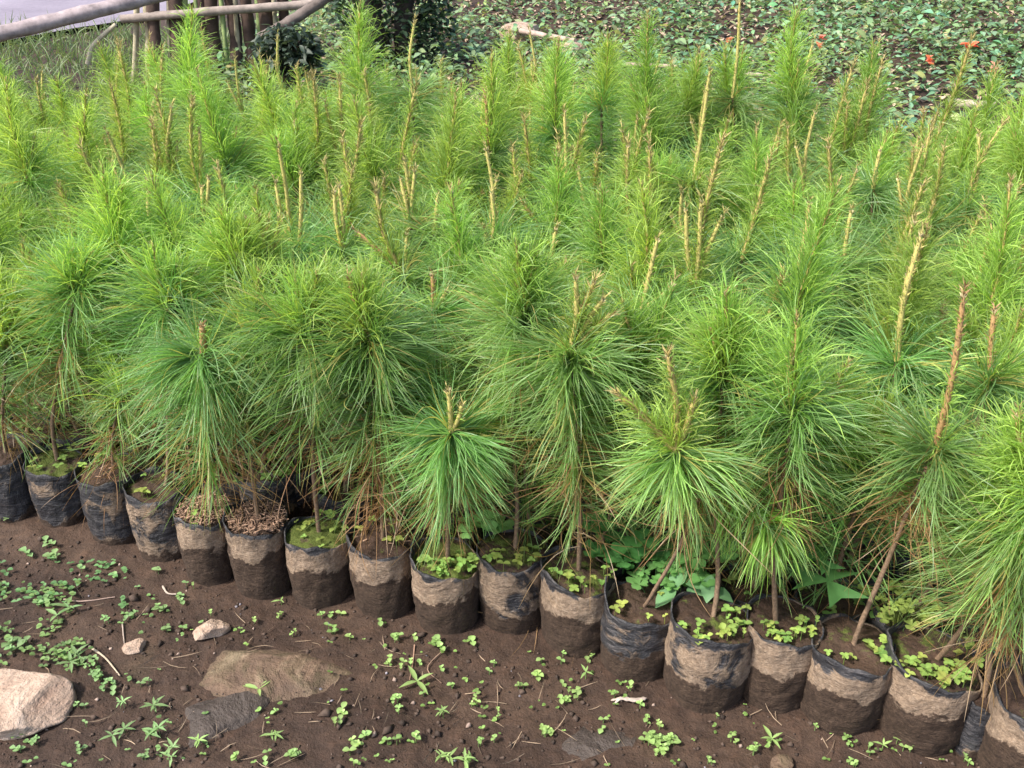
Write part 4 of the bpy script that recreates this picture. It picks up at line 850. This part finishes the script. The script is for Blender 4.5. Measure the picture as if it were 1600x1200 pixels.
for k, (x0, x1, w_, dark) in enumerate([(232, 222, 9, 0), (243, 236, 5, 0), (254, 243, 13, 1), (266, 262, 4, 0), (281, 268, 15, 1), (297, 284, 6, 2), (310, 296, 5, 2), (322, 308, 12, 1), (333, 316, 4, 0), (345, 325, 16, 1), (358, 338, 5, 2), (368, 352, 14, 1), (383, 364, 5, 0), (396, 378, 13, 1), (410, 398, 6, 2), (420, 407, 15, 1), (436, 424, 5, 0), (447, 436, 12, 1), (205, 212, 6, 0)]):
    zb = -.05; p0 = at(x0 - 2, 112, .0); p0 = onY(x0, 130, 5.4 + rg_.uniform(-.04, .04)); p0[2] = -.03; p1 = onY(x1, -40 - rg_.uniform(0, 50), 5.45); r_ = w_ * 5.6 / F_PX / 2 * 1.35
    c_ = {0: (.34, .30, .20), 1: (.075, .048, .038), 2: (.20, .26, .10)}[dark]; mb = MB()
    pth = smooth_path([p0 - fo, (p0 + p1) / 2 - fo + rg_.normal(0, .015, 3), p1 - fo], 12); tube(mb, pth, r_ * (1 + .08 * np.cos(np.arange(12) * 2.1)), 0, c_, 8, True, .1, rg_)
    ob = mb.build('slat', [M_WOOD], fence)
    if dark == 2: ob['label'] = 'greenish bamboo strip'
mb = MB(); tube(mb, smooth_path([onY(190, 30, 5.38) - fo, onY(330, 18, 5.36) - fo, onY(505, 5, 5.38) - fo], 14), .022, 0, (.28, .23, .2), 9, True, .1, rg_); mb.build('cross_rail', [M_WOOD], fence)
# bent split strip sticking out of the grass
mb = MB(); a0 = onY(139, 84, 4.9); tube(mb, smooth_path([onY(137, 100, 4.9) - a0, onY(143, 76, 4.9) - a0, onY(158, 58, 4.9) - a0, onY(181, 38, 4.9) - a0], 14), np.linspace(.013, .009, 14), 0, (.48, .42, .30), 7, True, .1, rg_)
o = mb.build('bamboo_strip', [M_WOOD]); o.location = a0; tag(o, 'pale bent split bamboo strip sticking up left of the fence', 'bamboo strip')
# grey log leaning by the fence and the dark shrub
pole(onY(405, 60, 5.1), onY(520, -10, 5.2), .026, (.15, .12, .105), 'log', 'grey-brown log lying slanted against the right end of the bamboo fence', 'log', .02, 8)
def shrub(px, py, Y, rad, n, c, lab, leaf=.05):
    t = empty('shrub', onY(px, py, Y) * [1, 1, 0]); ctr = onY(px, py, Y)[2]; tag(t, lab, 'shrub'); rg_ = np.random.default_rng(int(px))
    mb = MB()
    for _ in range(7):
        a = rg_.uniform(0, 6.28); e = np.array([math.cos(a) * rad[0] * .7, math.sin(a) * rad[1] * .7, ctr + rg_.uniform(-.1, .8) * rad[2]]); tube(mb, smooth_path([(0, 0, 0), e * [.3, .3, .6], e], 8), np.linspace(.02, .005, 8), 0, (.07, .05, .04), 6)
    mb.build('branches', [M_WOOD], t); mb = MB(); d = norm(rg_.normal(size=(n, 3))) * rg_.uniform(.3, 1.0, (n, 1)) ** .6
    cl = vnoise(d[:, 0] * 3 + 5, d[:, 2] * 3 + d[:, 1] * 2, 3); d = d[cl > .33]; m = len(d); P = d * rad + [0, 0, ctr]; P[:, 2] = np.maximum(P[:, 2], .02)
    leaves(mb, P, rg_.uniform(0, 6.28, m), rg_.uniform(-.8, .6, m), leaf * rg_.uniform(.6, 1.3, m), leaf * .5, np.array(c) * rg_.uniform(.5, 1.5, (m, 1)), 'oval', .3, .15, rg_.normal(0, .5, m)); mb.build('foliage', [M_LEAF], t)
shrub(612, 0, 5.6, (.36, .3, .34), 2600, (.035, .065, .035), 'dark shrub at the top edge left of the two pale rocks')
shrub(448, 78, 5.0, (.17, .16, .12), 1100, (.05, .075, .05), 'dark low bush at the right end of the bamboo fence')
pole(onY(585, 60, 5.5) * [1, 1, 0], onY(575, -60, 5.5), .06, (.06, .045, .04), 'tree_trunk', 'dark upright trunk inside the shrub at the top edge', 'trunk', .01, 9, .1)
pole(onY(628, 60, 5.6) * [1, 1, 0], onY(636, -60, 5.6), .05, (.06, .045, .04), 'tree_trunk', 'second dark trunk, right side of the shrub at the top edge', 'trunk', .01, 10, .1)
